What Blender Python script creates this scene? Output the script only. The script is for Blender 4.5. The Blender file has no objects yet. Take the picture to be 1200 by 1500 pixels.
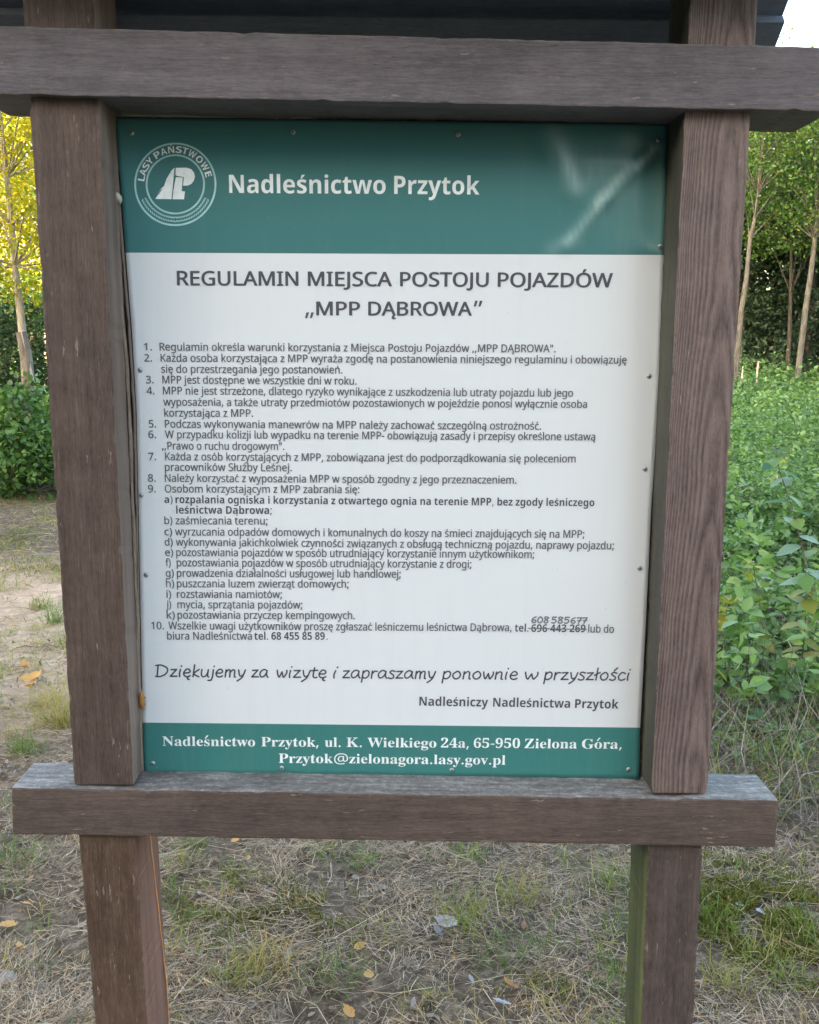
import bpy, bmesh, math, random
import numpy as np
from mathutils import Vector, Matrix, Quaternion
R = math.radians
random.seed(7)
rng = np.random.default_rng(11)
scene = bpy.context.scene
col = scene.collection

# ------------------------------------------------------------------ camera
D = 1.75
EYE = 1.60
F = 1400.0
cam_d = bpy.data.cameras.new('camera')
cam = bpy.data.objects.new('camera', cam_d)
col.objects.link(cam)
scene.camera = cam
cam_d.sensor_fit = 'HORIZONTAL'
cam_d.sensor_width = 36
cam_d.lens = 36 * F / 1200.0
cam_d.clip_start = 0.02
cam_d.clip_end = 1500
CROT = (Matrix.Rotation(R(-0.6), 3, 'Z') @ Matrix.Rotation(R(90 - 9.7), 3, 'X') @ Matrix.Rotation(0.007, 3, 'Z'))
CLOC = Vector((0, -D, EYE))
cam.matrix_world = Matrix.Translation(CLOC) @ CROT.to_4x4()
cam_d.dof.use_dof = False

# ------------------------------------------------------------------ light
SUN_AZ = Vector((-0.55, -0.835, 0)).normalized()
SUN_EL = R(12)
world = bpy.data.worlds.new('World')
scene.world = world
world.use_nodes = True
wn = world.node_tree
bg = wn.nodes['Background']
sky = wn.nodes.new('ShaderNodeTexSky')
sky.sky_type = 'NISHITA'
sky.sun_disc = False
sky.sun_elevation = SUN_EL
sky.sun_rotation = math.atan2(SUN_AZ.x, SUN_AZ.y)
sky.air_density = 1.0
sky.dust_density = 5.0
sky.ozone_density = 0.3
wn.links.new(sky.outputs[0], bg.inputs[0])
bg.inputs[1].default_value = 0.15
sun_d = bpy.data.lights.new('sun', 'SUN')
sun_d.energy = 5.0
sun_d.angle = R(0.5)
sun_d.color = (1.0, 0.84, 0.52)
sun = bpy.data.objects.new('sun', sun_d)
col.objects.link(sun)
sv = Vector((SUN_AZ.x * math.cos(SUN_EL), SUN_AZ.y * math.cos(SUN_EL), math.sin(SUN_EL)))
sun.rotation_euler = sv.to_track_quat('Z', 'Y').to_euler()
vs = scene.view_settings
vs.view_transform = 'Standard'
vs.look = 'None'
vs.gamma = 1.0
vs.use_curve_mapping = False
vs.exposure = 3.38
scene.cycles.max_bounces = 5
scene.cycles.transparent_max_bounces = 8

# ------------------------------------------------------------------ helpers
def ray(px, py):
    return CROT @ Vector(((px - 600) / F, -(py - 750) / F, -1.0))

def U(px, py, Y):
    """the point of the vertical plane y=Y seen along a sight line"""
    d = ray(px, py)
    return CLOC + d * ((Y - CLOC.y) / d.y)

def terrain(x, y):
    x = np.asarray(x, float); y = np.asarray(y, float)
    t = np.clip((y - 7) / 32.0, 0, 1)
    z = 1.15 * t * t * (3 - 2 * t)
    z = z + 0.03 * np.sin(x * 1.3 + 0.4) * np.cos(y * 0.9) * np.clip((np.hypot(x, y + 1.75) - 1.5) / 3, 0, 1)
    z = z + 0.012 * np.sin(x * 5.1) * np.sin(y * 4.3 + 1)
    z = z + 0.35 * np.exp(-(((x + 6.0) / 2.4) ** 2 + ((y - 13.5) / 3.5) ** 2))
    return z

def G(px, py):
    d = ray(px, py)
    t = 1.0
    for _ in range(30):
        p = CLOC + d * t
        gz = float(terrain(p.x, p.y))
        t += (gz - p.z) / d.z * 0.7
    p = CLOC + d * t
    return Vector((p.x, p.y, float(terrain(p.x, p.y))))

def at_dist(px, dist):
    """ground point under image column px at a ground distance from the camera"""
    d = ray(px, 510); d.z = 0; d.normalize()
    x = CLOC.x + d.x * dist; y = CLOC.y + d.y * dist
    return Vector((x, y, float(terrain(x, y))))

def tag(o, label=None, cat=None, group=None, kind=None):
    if label: o['label'] = label
    if cat: o['category'] = cat
    if group: o['group'] = group
    if kind: o['kind'] = kind
    return o

def empty(name, loc, label, cat, group=None):
    o = bpy.data.objects.new(name, None)
    o.empty_display_size = 0.1
    o.location = loc
    col.objects.link(o)
    return tag(o, label, cat, group)

def link(name, me, mats, parent=None, smooth=False):
    o = bpy.data.objects.new(name, me)
    col.objects.link(o)
    if mats is not None and len(me.materials) == 0:
        for m in (mats if isinstance(mats, (list, tuple)) else [mats]):
            me.materials.append(m)
    if parent is not None:
        o.parent = parent
        # children carry their geometry in world units, relative to the thing's own base
        base = Vector((0, 0, 0)); q = parent
        while q is not None:
            base += q.location; q = q.parent
        o.matrix_parent_inverse = Matrix.Identity(4)
        o.location = -base
    if smooth:
        me.shade_smooth()
    return o

def np_mesh(name, V, faces, attr=None, mat_idx=None):
    """V (n,3), faces (m,k) all of one size"""
    me = bpy.data.meshes.new(name)
    V = np.asarray(V, np.float32); faces = np.asarray(faces, np.int32)
    m, k = faces.shape
    me.vertices.add(len(V)); me.vertices.foreach_set('co', V.ravel())
    me.loops.add(m * k); me.loops.foreach_set('vertex_index', faces.ravel())
    me.polygons.add(m)
    me.polygons.foreach_set('loop_start', np.arange(0, m * k, k, dtype=np.int32))
    if mat_idx is not None:
        me.polygons.foreach_set('material_index', np.asarray(mat_idx, np.int32))
    if attr is not None:
        a = me.attributes.new('rnd', 'FLOAT', 'POINT')
        a.data.foreach_set('value', np.asarray(attr, np.float32))
    me.update(calc_edges=True)
    return me

# ------------------------------------------------------------------ materials
def new_mat(name):
    m = bpy.data.materials.new(name)
    m.use_nodes = True
    n = m.node_tree.nodes; l = m.node_tree.links
    return m, n, l, n['Principled BSDF']

def ramp(n, stops, interp='LINEAR'):
    r = n.new('ShaderNodeValToRGB')
    r.color_ramp.interpolation = interp
    el = r.color_ramp.elements
    while len(el) < len(stops): el.new(0.5)
    for e, (p, c) in zip(el, stops):
        e.position = p
        e.color = (*c, 1) if len(c) == 3 else c
    return r

def mixc(n, l, fac, a, b, mode='MIX'):
    m = n.new('ShaderNodeMix'); m.data_type = 'RGBA'; m.blend_type = mode
    for sock, v in ((m.inputs[0], fac), (m.inputs[6], a), (m.inputs[7], b)):
        if hasattr(v, 'is_linked'): l.new(v, sock)
        elif isinstance(v, (tuple, list)): sock.default_value = (*v, 1)
        else: sock.default_value = v
    return m.outputs[2]

def math_n(n, l, op, a, b=0.0, clamp=False):
    m = n.new('ShaderNodeMath'); m.operation = op; m.use_clamp = clamp
    for i, v in enumerate((a, b)):
        if hasattr(v, 'is_linked'): l.new(v, m.inputs[i])
        else: m.inputs[i].default_value = v
    return m.outputs[0]

def noise(n, l, vec, scale, detail=4, rough=0.55, dist=0.0):
    t = n.new('ShaderNodeTexNoise')
    t.inputs['Scale'].default_value = scale
    t.inputs['Detail'].default_value = detail
    t.inputs['Roughness'].default_value = rough
    t.inputs['Distortion'].default_value = dist
    if vec is not None: l.new(vec, t.inputs['Vector'])
    return t.outputs['Fac']

def wood(name, axis, dark, light, off=0.0, ring=0.5, ring_off=(0, 0), side_tint=None, acol=None, fleck=0.5, topgrey=True, ringscale=26, wear=1.0):
    m, n, l, bs = new_mat(name)
    tc = n.new('ShaderNodeNewGeometry')
    mp = n.new('ShaderNodeMapping')
    s = [1, 1, 1]; s[axis] = 0.06
    mp.inputs['Scale'].default_value = s
    mp.inputs['Location'].default_value = (off, off * 0.7, off * 1.3)
    l.new(tc.outputs['Position'], mp.inputs['Vector'])
    mp3 = n.new('ShaderNodeMapping'); s3 = [1, 1, 1]; s3[axis] = 0.16
    mp3.inputs['Scale'].default_value = s3
    l.new(tc.outputs['Position'], mp3.inputs['Vector'])
    fine = noise(n, l, mp.outputs[0], 260, 5, 0.65)
    mid = noise(n, l, mp.outputs[0], 40, 4, 0.6, 0.6)
    big = noise(n, l, tc.outputs['Position'], 3.5, 3, 0.5)
    # growth rings cut lengthwise: nested flames about a centre line at ring_off[0]
    sp_ = n.new('ShaderNodeSeparateXYZ'); l.new(tc.outputs['Position'], sp_.inputs[0])
    along = sp_.outputs[axis]; across = sp_.outputs[0 if axis == 2 else 2]
    wob = noise(n, l, mp.outputs[0], 6, 3, 0.5)
    ac = math_n(n, l, 'ADD', math_n(n, l, 'SUBTRACT', across, ring_off[0]), math_n(n, l, 'MULTIPLY', math_n(n, l, 'SUBTRACT', wob, 0.5), 0.045))
    q2 = math_n(n, l, 'MULTIPLY', math_n(n, l, 'MULTIPLY', ac, ac), ringscale * 60.0)
    ph = math_n(n, l, 'ADD', math_n(n, l, 'ADD', q2, math_n(n, l, 'MULTIPLY', along, 5.5)), math_n(n, l, 'MULTIPLY', noise(n, l, tc.outputs['Position'], 4, 2, 0.5), 3.0))
    fr_ = math_n(n, l, 'FRACT', ph)
    rw = ramp(n, [(0.0, (0.1, 0.1, 0.1)), (0.55, (1, 1, 1)), (0.86, (0.45, 0.45, 0.45)), (0.97, (0, 0, 0)), (1.0, (0.1, 0.1, 0.1))])
    l.new(fr_, rw.inputs[0])
    ringv_ = rw.outputs[0]
    f = math_n(n, l, 'MULTIPLY', fine, 0.55)
    f = math_n(n, l, 'ADD', f, math_n(n, l, 'MULTIPLY', mid, 0.35))
    f = math_n(n, l, 'ADD', f, math_n(n, l, 'MULTIPLY', ringv_, 0.30 * ring))
    f = math_n(n, l, 'ADD', f, math_n(n, l, 'MULTIPLY', big, 0.30))
    f = math_n(n, l, 'ADD', f, math_n(n, l, 'MULTIPLY', math_n(n, l, 'SUBTRACT', noise(n, l, mp3.outputs[0], 420, 3, 0.8), 0.5), 0.55))
    f = math_n(n, l, 'ADD', f, math_n(n, l, 'MULTIPLY', math_n(n, l, 'SUBTRACT', noise(n, l, tc.outputs['Position'], 24, 4, 0.7), 0.5), 0.35))
    r = ramp(n, [(0.50, dark), (0.98, light)])
    l.new(f, r.inputs[0])
    c = r.outputs[0]
    # worn flecks where the stain has gone
    fl = noise(n, l, mp3.outputs[0], 95, 3, 0.75)
    fl2 = noise(n, l, tc.outputs['Position'], 9, 2, 0.5)
    fm = math_n(n, l, 'ADD', fl, math_n(n, l, 'MULTIPLY', fl2, 0.35))
    fr = ramp(n, [(0.895 - 0.05 * fleck, (0, 0, 0)), (0.925 - 0.05 * fleck, (1, 1, 1))])
    l.new(fm, fr.inputs[0])
    c = mixc(n, l, math_n(n, l, 'MULTIPLY', fr.outputs[0], 0.8), c, (0.30, 0.25, 0.21))
    # drying cracks along the grain
    ck = noise(n, l, mp.outputs[0], 120, 2, 0.4, 0.3)
    ckr = ramp(n, [(0.40, (0, 0, 0)), (0.455, (0.0, 0.0, 0.0)), (0.475, (.8, .8, .8)), (0.490, (0, 0, 0))]); l.new(ck, ckr.inputs[0])
    ckm = math_n(n, l, 'MULTIPLY', ckr.outputs[0], math_n(n, l, 'MULTIPLY', math_n(n, l, 'SUBTRACT', noise(n, l, mp3.outputs[0], 14, 2, 0.5), 0.50, True), 3.0, True))
    c = mixc(n, l, ckm, c, (0.022, 0.016, 0.013))
    # thin silvered streaks
    sv_ = noise(n, l, mp.outputs[0], 330, 3, 0.7)
    svr = ramp(n, [(0.60, (0, 0, 0)), (0.70, (1, 1, 1))]); l.new(sv_, svr.inputs[0])
    c = mixc(n, l, math_n(n, l, 'MULTIPLY', svr.outputs[0], math_n(n, l, 'MULTIPLY', math_n(n, l, 'SUBTRACT', noise(n, l, tc.outputs['Position'], 7, 3, 0.6), 0.40, True), 2.2 * fleck, True)), c, (0.26, 0.215, 0.185))
    # arrises rubbed bare
    bv = n.new('ShaderNodeBevel'); bv.samples = 4; bv.inputs['Radius'].default_value = 0.004
    dt = n.new('ShaderNodeVectorMath'); dt.operation = 'DOT_PRODUCT'
    l.new(bv.outputs[0], dt.inputs[0]); l.new(tc.outputs['Normal'], dt.inputs[1])
    em = ramp(n, [(0.0, (1, 1, 1)), (0.985, (1, 1, 1)), (0.999, (0, 0, 0))])
    l.new(dt.outputs['Value'], em.inputs[0])
    en = noise(n, l, tc.outputs['Position'], 38, 4, 0.7)
    er = ramp(n, [(0.50, (0, 0, 0)), (0.64, (1, 1, 1))])
    l.new(en, er.inputs[0])
    ef = math_n(n, l, 'MULTIPLY', math_n(n, l, 'MULTIPLY', em.outputs[0], er.outputs[0]), 0.7 * wear)
    c = mixc(n, l, ef, c, (0.27, 0.24, 0.19))
    sep = n.new('ShaderNodeSeparateXYZ'); l.new(tc.outputs['Normal'], sep.inputs[0])
    rough_in = None
    if topgrey:
        tg = ramp(n, [(0.6, (0, 0, 0)), (0.8, (1, 1, 1))]); l.new(sep.outputs[2], tg.inputs[0])
        gn = math_n(n, l, 'ADD', math_n(n, l, 'MULTIPLY', noise(n, l, mp3.outputs[0], 60, 6, 0.8), 0.6), math_n(n, l, 'MULTIPLY', noise(n, l, tc.outputs['Position'], 90, 5, 0.8), 0.4))
        gr = ramp(n, [(0.36, (0.05, 0.045, 0.042)), (0.5, (0.14, 0.137, 0.135)), (0.62, (0.30, 0.30, 0.295))])
        l.new(gn, gr.inputs[0])
        c = mixc(n, l, tg.outputs[0], c, gr.outputs[0])
    if side_tint:  # tints one side face: algae on the right timbers, brown on the left
        sx = math_n(n, l, 'MULTIPLY', sep.outputs[0], side_tint)
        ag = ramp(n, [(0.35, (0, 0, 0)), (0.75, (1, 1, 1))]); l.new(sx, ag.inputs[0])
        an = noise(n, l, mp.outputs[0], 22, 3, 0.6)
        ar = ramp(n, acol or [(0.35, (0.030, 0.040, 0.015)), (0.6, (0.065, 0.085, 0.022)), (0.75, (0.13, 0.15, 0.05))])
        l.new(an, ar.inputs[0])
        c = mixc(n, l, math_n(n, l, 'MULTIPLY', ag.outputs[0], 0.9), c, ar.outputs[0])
    l.new(c, bs.inputs['Base Color'])
    bs.inputs['Roughness'].default_value = 0.62
    bs.inputs['Specular IOR Level'].default_value = 0.35
    bp = n.new('ShaderNodeBump'); bp.inputs['Strength'].default_value = 0.75; bp.inputs['Distance'].default_value = 0.004
    hs = math_n(n, l, 'SUBTRACT', f, math_n(n, l, 'ADD', math_n(n, l, 'MULTIPLY', fr.outputs[0], 0.3), math_n(n, l, 'MULTIPLY', ckm, 1.2)))
    l.new(hs, bp.inputs['Height']); l.new(bp.outputs[0], bs.inputs['Normal'])
    return m

BD = (0.056, 0.037, 0.031); BL = (0.188, 0.132, 0.110)
M_postL = wood('stained_wood_upright_left', 2, BD, BL, 1.3, 0.5, (0.55, -0.15), side_tint=1.0, acol=[(0.3, (0.13, 0.10, 0.085)), (0.7, (0.30, 0.235, 0.20))], fleck=1.0)
M_postR = wood('stained_wood_upright_right', 2, (0.056, 0.039, 0.036), (0.200, 0.148, 0.136), 5.2, 1.0, (0.575, 0.10), side_tint=-1.0, acol=[(0.3, (0.030, 0.032, 0.030)), (0.6, (0.055, 0.062, 0.048)), (0.8, (0.09, 0.105, 0.06))], fleck=0.7, ringscale=26)
M_legL = wood('stained_wood_leg_left', 2, (0.066, 0.040, 0.027), (0.200, 0.130, 0.092), 9.1, 0.3, (0.6, -0.2), side_tint=1.0, acol=[(0.3, (0.13, 0.062, 0.045)), (0.7, (0.27, 0.14, 0.105))], fleck=0.9, wear=1.3)
M_legR = wood('stained_wood_leg_right', 2, (0.055, 0.041, 0.037), (0.165, 0.124, 0.110), 3.7, 0.3, (-0.6, 0.1), side_tint=-1.0, fleck=0.8, wear=1.3)
M_beam = wood('stained_wood_crossbeam', 0, (0.060, 0.042, 0.035), (0.190, 0.135, 0.110), 2.2, 0.4, (0.1, 0.1), fleck=1.15)
M_beamU = wood('hazed_wood_top_beam', 0, (0.095, 0.086, 0.096), (0.225, 0.203, 0.222), 7.2, 0.4, (0.1, 0.3), fleck=0.55, topgrey=False)  # pale mauve grey of the lens veil put into the wood colour
M_roof = wood('haze_lifted_roof_board', 0, (0.12, 0.15, 0.195), (0.21, 0.25, 0.32), 4.0, 0.2, fleck=0.2, topgrey=False)  # bluish lens haze under the roof mixed into the board colour
M_batten = wood('bare_batten_wood', 2, (0.16, 0.12, 0.095), (0.46, 0.37, 0.29), 6.0, 0.2, fleck=0.6, topgrey=False)
M_back = wood('dark_backing_board', 2, (0.030, 0.024, 0.021), (0.085, 0.065, 0.055), 8.0, 0.2, fleck=0.5, topgrey=False)

def plain(name, c, rough=0.5, spec=0.5, metal=0.0):
    m, n, l, bs = new_mat(name)
    geo = n.new('ShaderNodeNewGeometry')
    f = noise(n, l, geo.outputs['Position'], 60, 4, 0.6)
    r = ramp(n, [(0.3, tuple(v * 0.88 for v in c)), (0.7, tuple(min(1, v * 1.1) for v in c))])
    l.new(f, r.inputs[0]); l.new(r.outputs[0], bs.inputs['Base Color'])
    bs.inputs['Roughness'].default_value = rough
    bs.inputs['Specular IOR Level'].default_value = spec
    bs.inputs['Metallic'].default_value = metal
    return m

def sheet_mat(name, c, dirt, wrinkle=0.0, painted_glare=False):
    m, n, l, bs = new_mat(name)
    geo = n.new('ShaderNodeNewGeometry')
    big = noise(n, l, geo.outputs['Position'], 2.5, 3, 0.5)
    cr = mixc(n, l, math_n(n, l, 'MULTIPLY', big, 0.16), c, tuple(v * 0.72 for v in c))
    sp = noise(n, l, geo.outputs['Position'], 95, 2, 0.5)
    sr = ramp(n, [(0.765, (0, 0, 0)), (0.80, (1, 1, 1))]); l.new(sp, sr.inputs[0])
    cr = mixc(n, l, math_n(n, l, 'MULTIPLY', sr.outputs[0], 0.5), cr, dirt)
    mpd = n.new('ShaderNodeMapping'); mpd.inputs['Scale'].default_value = (1, 1, 0.05); l.new(geo.outputs['Position'], mpd.inputs['Vector'])
    dr = noise(n, l, mpd.outputs[0], 42, 4, 0.6); drr = ramp(n, [(0.52, (0, 0, 0)), (0.78, (1, 1, 1))]); l.new(dr, drr.inputs[0])
    cr = mixc(n, l, math_n(n, l, 'MULTIPLY', drr.outputs[0], 0.07), cr, dirt)
    s2 = noise(n, l, geo.outputs['Position'], 30, 3, 0.8); s2r = ramp(n, [(0.72, (0, 0, 0)), (0.76, (1, 1, 1))]); l.new(s2, s2r.inputs[0])
    cr = mixc(n, l, math_n(n, l, 'MULTIPLY', s2r.outputs[0], 0.35), cr, dirt)
    if painted_glare:
        # soft reflection near the upper right corner, painted on as pale streaks
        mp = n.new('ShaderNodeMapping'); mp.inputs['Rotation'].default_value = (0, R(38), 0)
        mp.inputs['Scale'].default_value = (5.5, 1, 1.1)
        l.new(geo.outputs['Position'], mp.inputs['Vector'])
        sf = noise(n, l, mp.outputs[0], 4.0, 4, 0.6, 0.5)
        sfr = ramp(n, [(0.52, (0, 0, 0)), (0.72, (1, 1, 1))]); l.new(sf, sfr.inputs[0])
        at = n.new('ShaderNodeAttribute'); at.attribute_name = 'glare_paint'
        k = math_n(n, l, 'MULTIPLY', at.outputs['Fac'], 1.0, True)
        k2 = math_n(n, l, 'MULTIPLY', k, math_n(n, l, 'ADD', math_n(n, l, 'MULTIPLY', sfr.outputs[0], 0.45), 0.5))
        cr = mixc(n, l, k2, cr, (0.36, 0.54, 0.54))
    l.new(cr, bs.inputs['Base Color'])
    bs.inputs['Roughness'].default_value = 0.36
    bs.inputs['Specular IOR Level'].default_value = 0.45
    if wrinkle:
        mp = n.new('ShaderNodeMapping'); mp.inputs['Scale'].default_value = (1, 1, 0.45)
        l.new(geo.outputs['Position'], mp.inputs['Vector'])
        wv = noise(n, l, mp.outputs[0], 130, 4, 0.6, 0.5)
        bp = n.new('ShaderNodeBump'); bp.inputs['Strength'].default_value = wrinkle; bp.inputs['Distance'].default_value = 0.002
        l.new(wv, bp.inputs['Height']); l.new(bp.outputs[0], bs.inputs['Normal'])
    return m

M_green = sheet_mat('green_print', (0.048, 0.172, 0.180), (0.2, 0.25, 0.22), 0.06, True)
M_greenF = sheet_mat('green_print_wrinkled', (0.042, 0.185, 0.175), (0.25, 0.3, 0.25), 0.5)
M_white = sheet_mat('white_print', (0.65, 0.70, 0.735), (0.38, 0.38, 0.36), 0.03)
M_rim = plain('sheet_rim', (0.45, 0.52, 0.52), 0.5)
M_ink = plain('dark_grey_ink', (0.075, 0.078, 0.098), 0.5, 0.3)
M_ink2 = plain('grey_ink', (0.115, 0.12, 0.14), 0.5, 0.3)
M_pen = plain('ballpoint_ink', (0.16, 0.18, 0.21), 0.5, 0.3)
M_wink = plain('white_ink', (0.74, 0.82, 0.84), 0.5, 0.3)
M_eink = plain('pale_teal_ink', (0.36, 0.60, 0.62), 0.5, 0.3)
M_screw = plain('weathered_screw', (0.33, 0.36, 0.36), 0.45, 0.5, 0.6)
M_slot = plain('screw_recess', (0.05, 0.05, 0.05), 0.7)
M_bracket = plain('orange_wood_splinter', (0.62, 0.26, 0.10), 0.6)

# ------------------------------------------------------------------ solid members
def box_from_front(name, q, d, mat, parent, bevel=0.004, label=None, dz=0):
    """q: four world points of the front face (TL, TR, BR, BL); carried back by d in +y"""
    bm = bmesh.new()
    a = [bm.verts.new(p) for p in q]
    b = [bm.verts.new(Vector(p) + Vector((0, d, 0))) for p in q]
    bm.faces.new((a[3], a[2], a[1], a[0]))
    bm.faces.new((b[0], b[1], b[2], b[3]))
    for i in range(4):
        j = (i + 1) % 4
        bm.faces.new((a[i], a[j], b[j], b[i]))
    bmesh.ops.recalc_face_normals(bm, faces=bm.faces)
    if bevel:
        bmesh.ops.bevel(bm, geom=list(bm.edges), offset=bevel, segments=2, profile=0.6, affect='EDGES')
    if bevel > 0.0025:      # arrises chipped and slightly uneven, as weathered timber is
        cen = sum((v.co for v in bm.verts), Vector()) / len(bm.verts)
        lg = [e for e in bm.edges if e.calc_length() > 0.25]
        bmesh.ops.subdivide_edges(bm, edges=lg, cuts=90, use_grid_fill=True)
        rr_ = random.Random(len(name) + int(q[0].x * 100))
        ph_ = [rr_.uniform(0, 6) for _ in range(6)]
        for v in bm.verts:
            p = v.co; t_ = p.x * 31 + p.z * 37
            w_ = 0.00035 * (math.sin(t_ + ph_[0]) + math.sin(t_ * 2.7 + ph_[1] + p.y * 20) + 0.7 * math.sin(t_ * 6.1 + ph_[2]))
            ch_ = max(0.0, math.sin(t_ * 1.9 + ph_[3]) * math.sin(t_ * 4.3 + ph_[4]) * math.sin(t_ * 0.63 + ph_[5] + p.y * 30) - 0.45) * 0.006
            dr_ = (cen - p)
            if abs(dr_.x) > abs(dr_.z): dr_.x = 0 if name.endswith('beam') else dr_.x
            if not name.endswith('beam'): dr_.z = 0
            dr_.y = 0
            if dr_.length > 0: v.co = p + dr_.normalized() * (w_ + ch_ + rr_.uniform(0, 0.0005))
    me = bpy.data.meshes.new(name); bm.to_mesh(me); bm.free()
    o = link(name, me, mat, parent)
    if label: o['label'] = label
    return o

def lerp_line(p0, p1, y):
    t = (y - p0[1]) / (p1[1] - p0[1])
    return (p0[0] + (p1[0] - p0[0]) * t, y)

base_pt = Vector((0, 0.07, 0))
board = empty('information_board', base_pt, 'brown wooden forest notice board with green and white rules sheet under a small roof', 'notice board')

# upper posts: front face in the plane y=0
def post(o0, o1, i0, i1, ytop, ybot, Y, d, mat, left, name='post', slope_bot=0.017):
    a = lerp_line(o0, o1, ytop); b = lerp_line(i0, i1, ytop)
    c = lerp_line(i0, i1, ybot); e = lerp_line(o0, o1, ybot)
    pts = [a, b, c, e] if left else [b, a, e, c]
    q = [U(p[0], p[1], Y) for p in pts]
    # level the top and foot
    zt = (q[0].z + q[1].z) / 2; zb = (q[2].z + q[3].z) / 2
    q[0].z = q[1].z = zt; q[2].z = q[3].z = zb
    return box_from_front(name, q, d, mat, board)

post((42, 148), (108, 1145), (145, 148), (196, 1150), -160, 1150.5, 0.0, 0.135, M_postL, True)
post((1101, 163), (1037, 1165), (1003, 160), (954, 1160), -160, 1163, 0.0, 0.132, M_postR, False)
# the lower legs, planted in the ground
zb = -0.25
def leg(o0, o1, i0, i1, ytop, Y, d, mat, left):
    a = U(*lerp_line(o0, o1, ytop), Y); b = U(*lerp_line(i0, i1, ytop), Y)
    a2 = U(*lerp_line(o0, o1, 1480), Y); b2 = U(*lerp_line(i0, i1, 1480), Y)
    def ext(p, p2):
        t = (zb - p.z) / (p2.z - p.z); return p + (p2 - p) * t
    q = [a, b, ext(b, b2), ext(a, a2)] if left else [b, a, ext(a, a2), ext(b, b2)]
    return box_from_front('leg', q, d, mat, board)
legL = leg((115, 1228), (137, 1480), (199, 1228), (215, 1480), 1215, 0.004, 0.160, M_legL, True)
legR = leg((1030, 1240), (1017, 1480), (949, 1240), (940, 1480), 1230, 0.004, 0.135, M_legR, False)

# crossbeams
UBY = -0.018
q = [U(-52, 36, UBY), U(1218, 68.5, UBY), U(1221, 163, UBY), U(-45, 137, UBY)]
box_from_front('upper_beam', q, 0.165, M_beamU, board, 0.003)
LBY = -0.010
q = [U(16, 1153.5, LBY), U(1141, 1172, LBY), U(1136.5, 1242, LBY), U(18, 1223, LBY)]
box_from_front('lower_beam', q, 0.117, M_beam, board, 0.0045, 'crossbeam under the sheet with weathered grey top face')

# splinter line of bare wood down the inner side of the left leg
pa = U(199, 1232, 0.004); pb = U(215, 1480, 0.004)
def sideface(z, dy):
    t = (z - pa.z) / (pb.z - pa.z)
    return Vector((pa.x + (pb.x - pa.x) * t + 0.0012, 0.004 + dy, z))
V = []; Fq = []
ns = 24
zt0 = pa.z - 0.002
for i in range(ns + 1):
    t = i / ns
    z = zt0 - t * 0.62
    dy = 0.088 + 0.067 * min(1, t / 0.72) + 0.0016 * math.sin(t * 40)
    wd = 0.0022 + 0.0009 * math.sin(t * 23)
    if dy + wd > 0.153: dy = 0.153 - wd
    p = sideface(z, dy); p2 = sideface(z, dy + wd); p3 = p + Vector((0.0018, wd / 2, 0)); p3.y = (p.y + p2.y) / 2
    V += [p, p3, p2]
for i in range(ns):
    for k in range(2):
        a = i * 3 + k; Fq.append((a, a + 1, a + 4, a + 3))
link('splinter', np_mesh('splinter', np.array([list(v) for v in V]), Fq), M_bracket, board)

# ------------------------------------------------------------------ roof
pR1 = U(1138, 65, 0.27)
XR = pR1.x
d = ray(1163, 0); t = XR / d.x
pR2 = CLOC + d * t
slope = (pR2.z - pR1.z) / (pR1.y - pR2.y)
slope = max(0.35, min(1.1, slope))
RIDGE_Y = 0.065
def roof_z(dy): # underside height at a distance from the ridge line
    return pR1.z + slope * (0.27 - RIDGE_Y) - slope * dy
ang = math.atan(slope)
XL = -XR - 0.14
bw = 0.105; bt = 0.020
roof = bpy.data.objects.new('roof', None); col.objects.link(roof); roof.parent = board
def bxm(name, corners, mat, parent, bevel=0.002):
    bm = bmesh.new(); v = [bm.verts.new(c) for c in corners]
    for f in ((0, 1, 2, 3), (7, 6, 5, 4), (0, 4, 5, 1), (1, 5, 6, 2), (2, 6, 7, 3), (3, 7, 4, 0)):
        bm.faces.new([v[i] for i in f])
    bmesh.ops.recalc_face_normals(bm, faces=bm.faces)
    if bevel: bmesh.ops.bevel(bm, geom=list(bm.edges), offset=bevel, segments=1, affect='EDGES')
    me = bpy.data.meshes.new(name); bm.to_mesh(me); bm.free()
    return link(name, me, mat, parent)
for side in (1, -1):
    u = Vector((0, side * math.cos(ang), -math.sin(ang))); nrm = Vector((0, side * math.sin(ang), math.cos(ang)))
    for k in range(4 if side > 0 else 2):
        s0 = k * bw + (0.002 if k else 0.0); s1 = (k + 1) * bw + 0.008
        o = Vector((0, RIDGE_Y, roof_z(0))) + nrm * (bt + 0.001 if k % 2 else 0.0)
        x0 = XL + random.uniform(-0.004, 0.004); x1 = XR
        cs = []
        for off in (0, bt):
            for (x, s) in ((x0, s0), (x1, s0), (x1, s1), (x0, s1)):
                cs.append(Vector((x, 0, 0)) + o + u * s + nrm * off)
        bxm('roof_board', cs, M_roof, roof)
    # fascia strip along the eave
    s1 = (4 if side > 0 else 2) * bw
    o = Vector((0, RIDGE_Y, roof_z(0)))
    # a rafter beside each post
    for xr in (-0.62, 0.60):
        cs = []
        for off in (-0.05, -0.001):
            for (x, s) in ((xr, 0.03), (xr + 0.045, 0.03), (xr + 0.045, s1 - 0.03), (xr, s1 - 0.03)):
                cs.append(Vector((x, 0, 0)) + o + u * s + nrm * off)
        bxm('rafter', cs, M_roof, roof)

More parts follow.
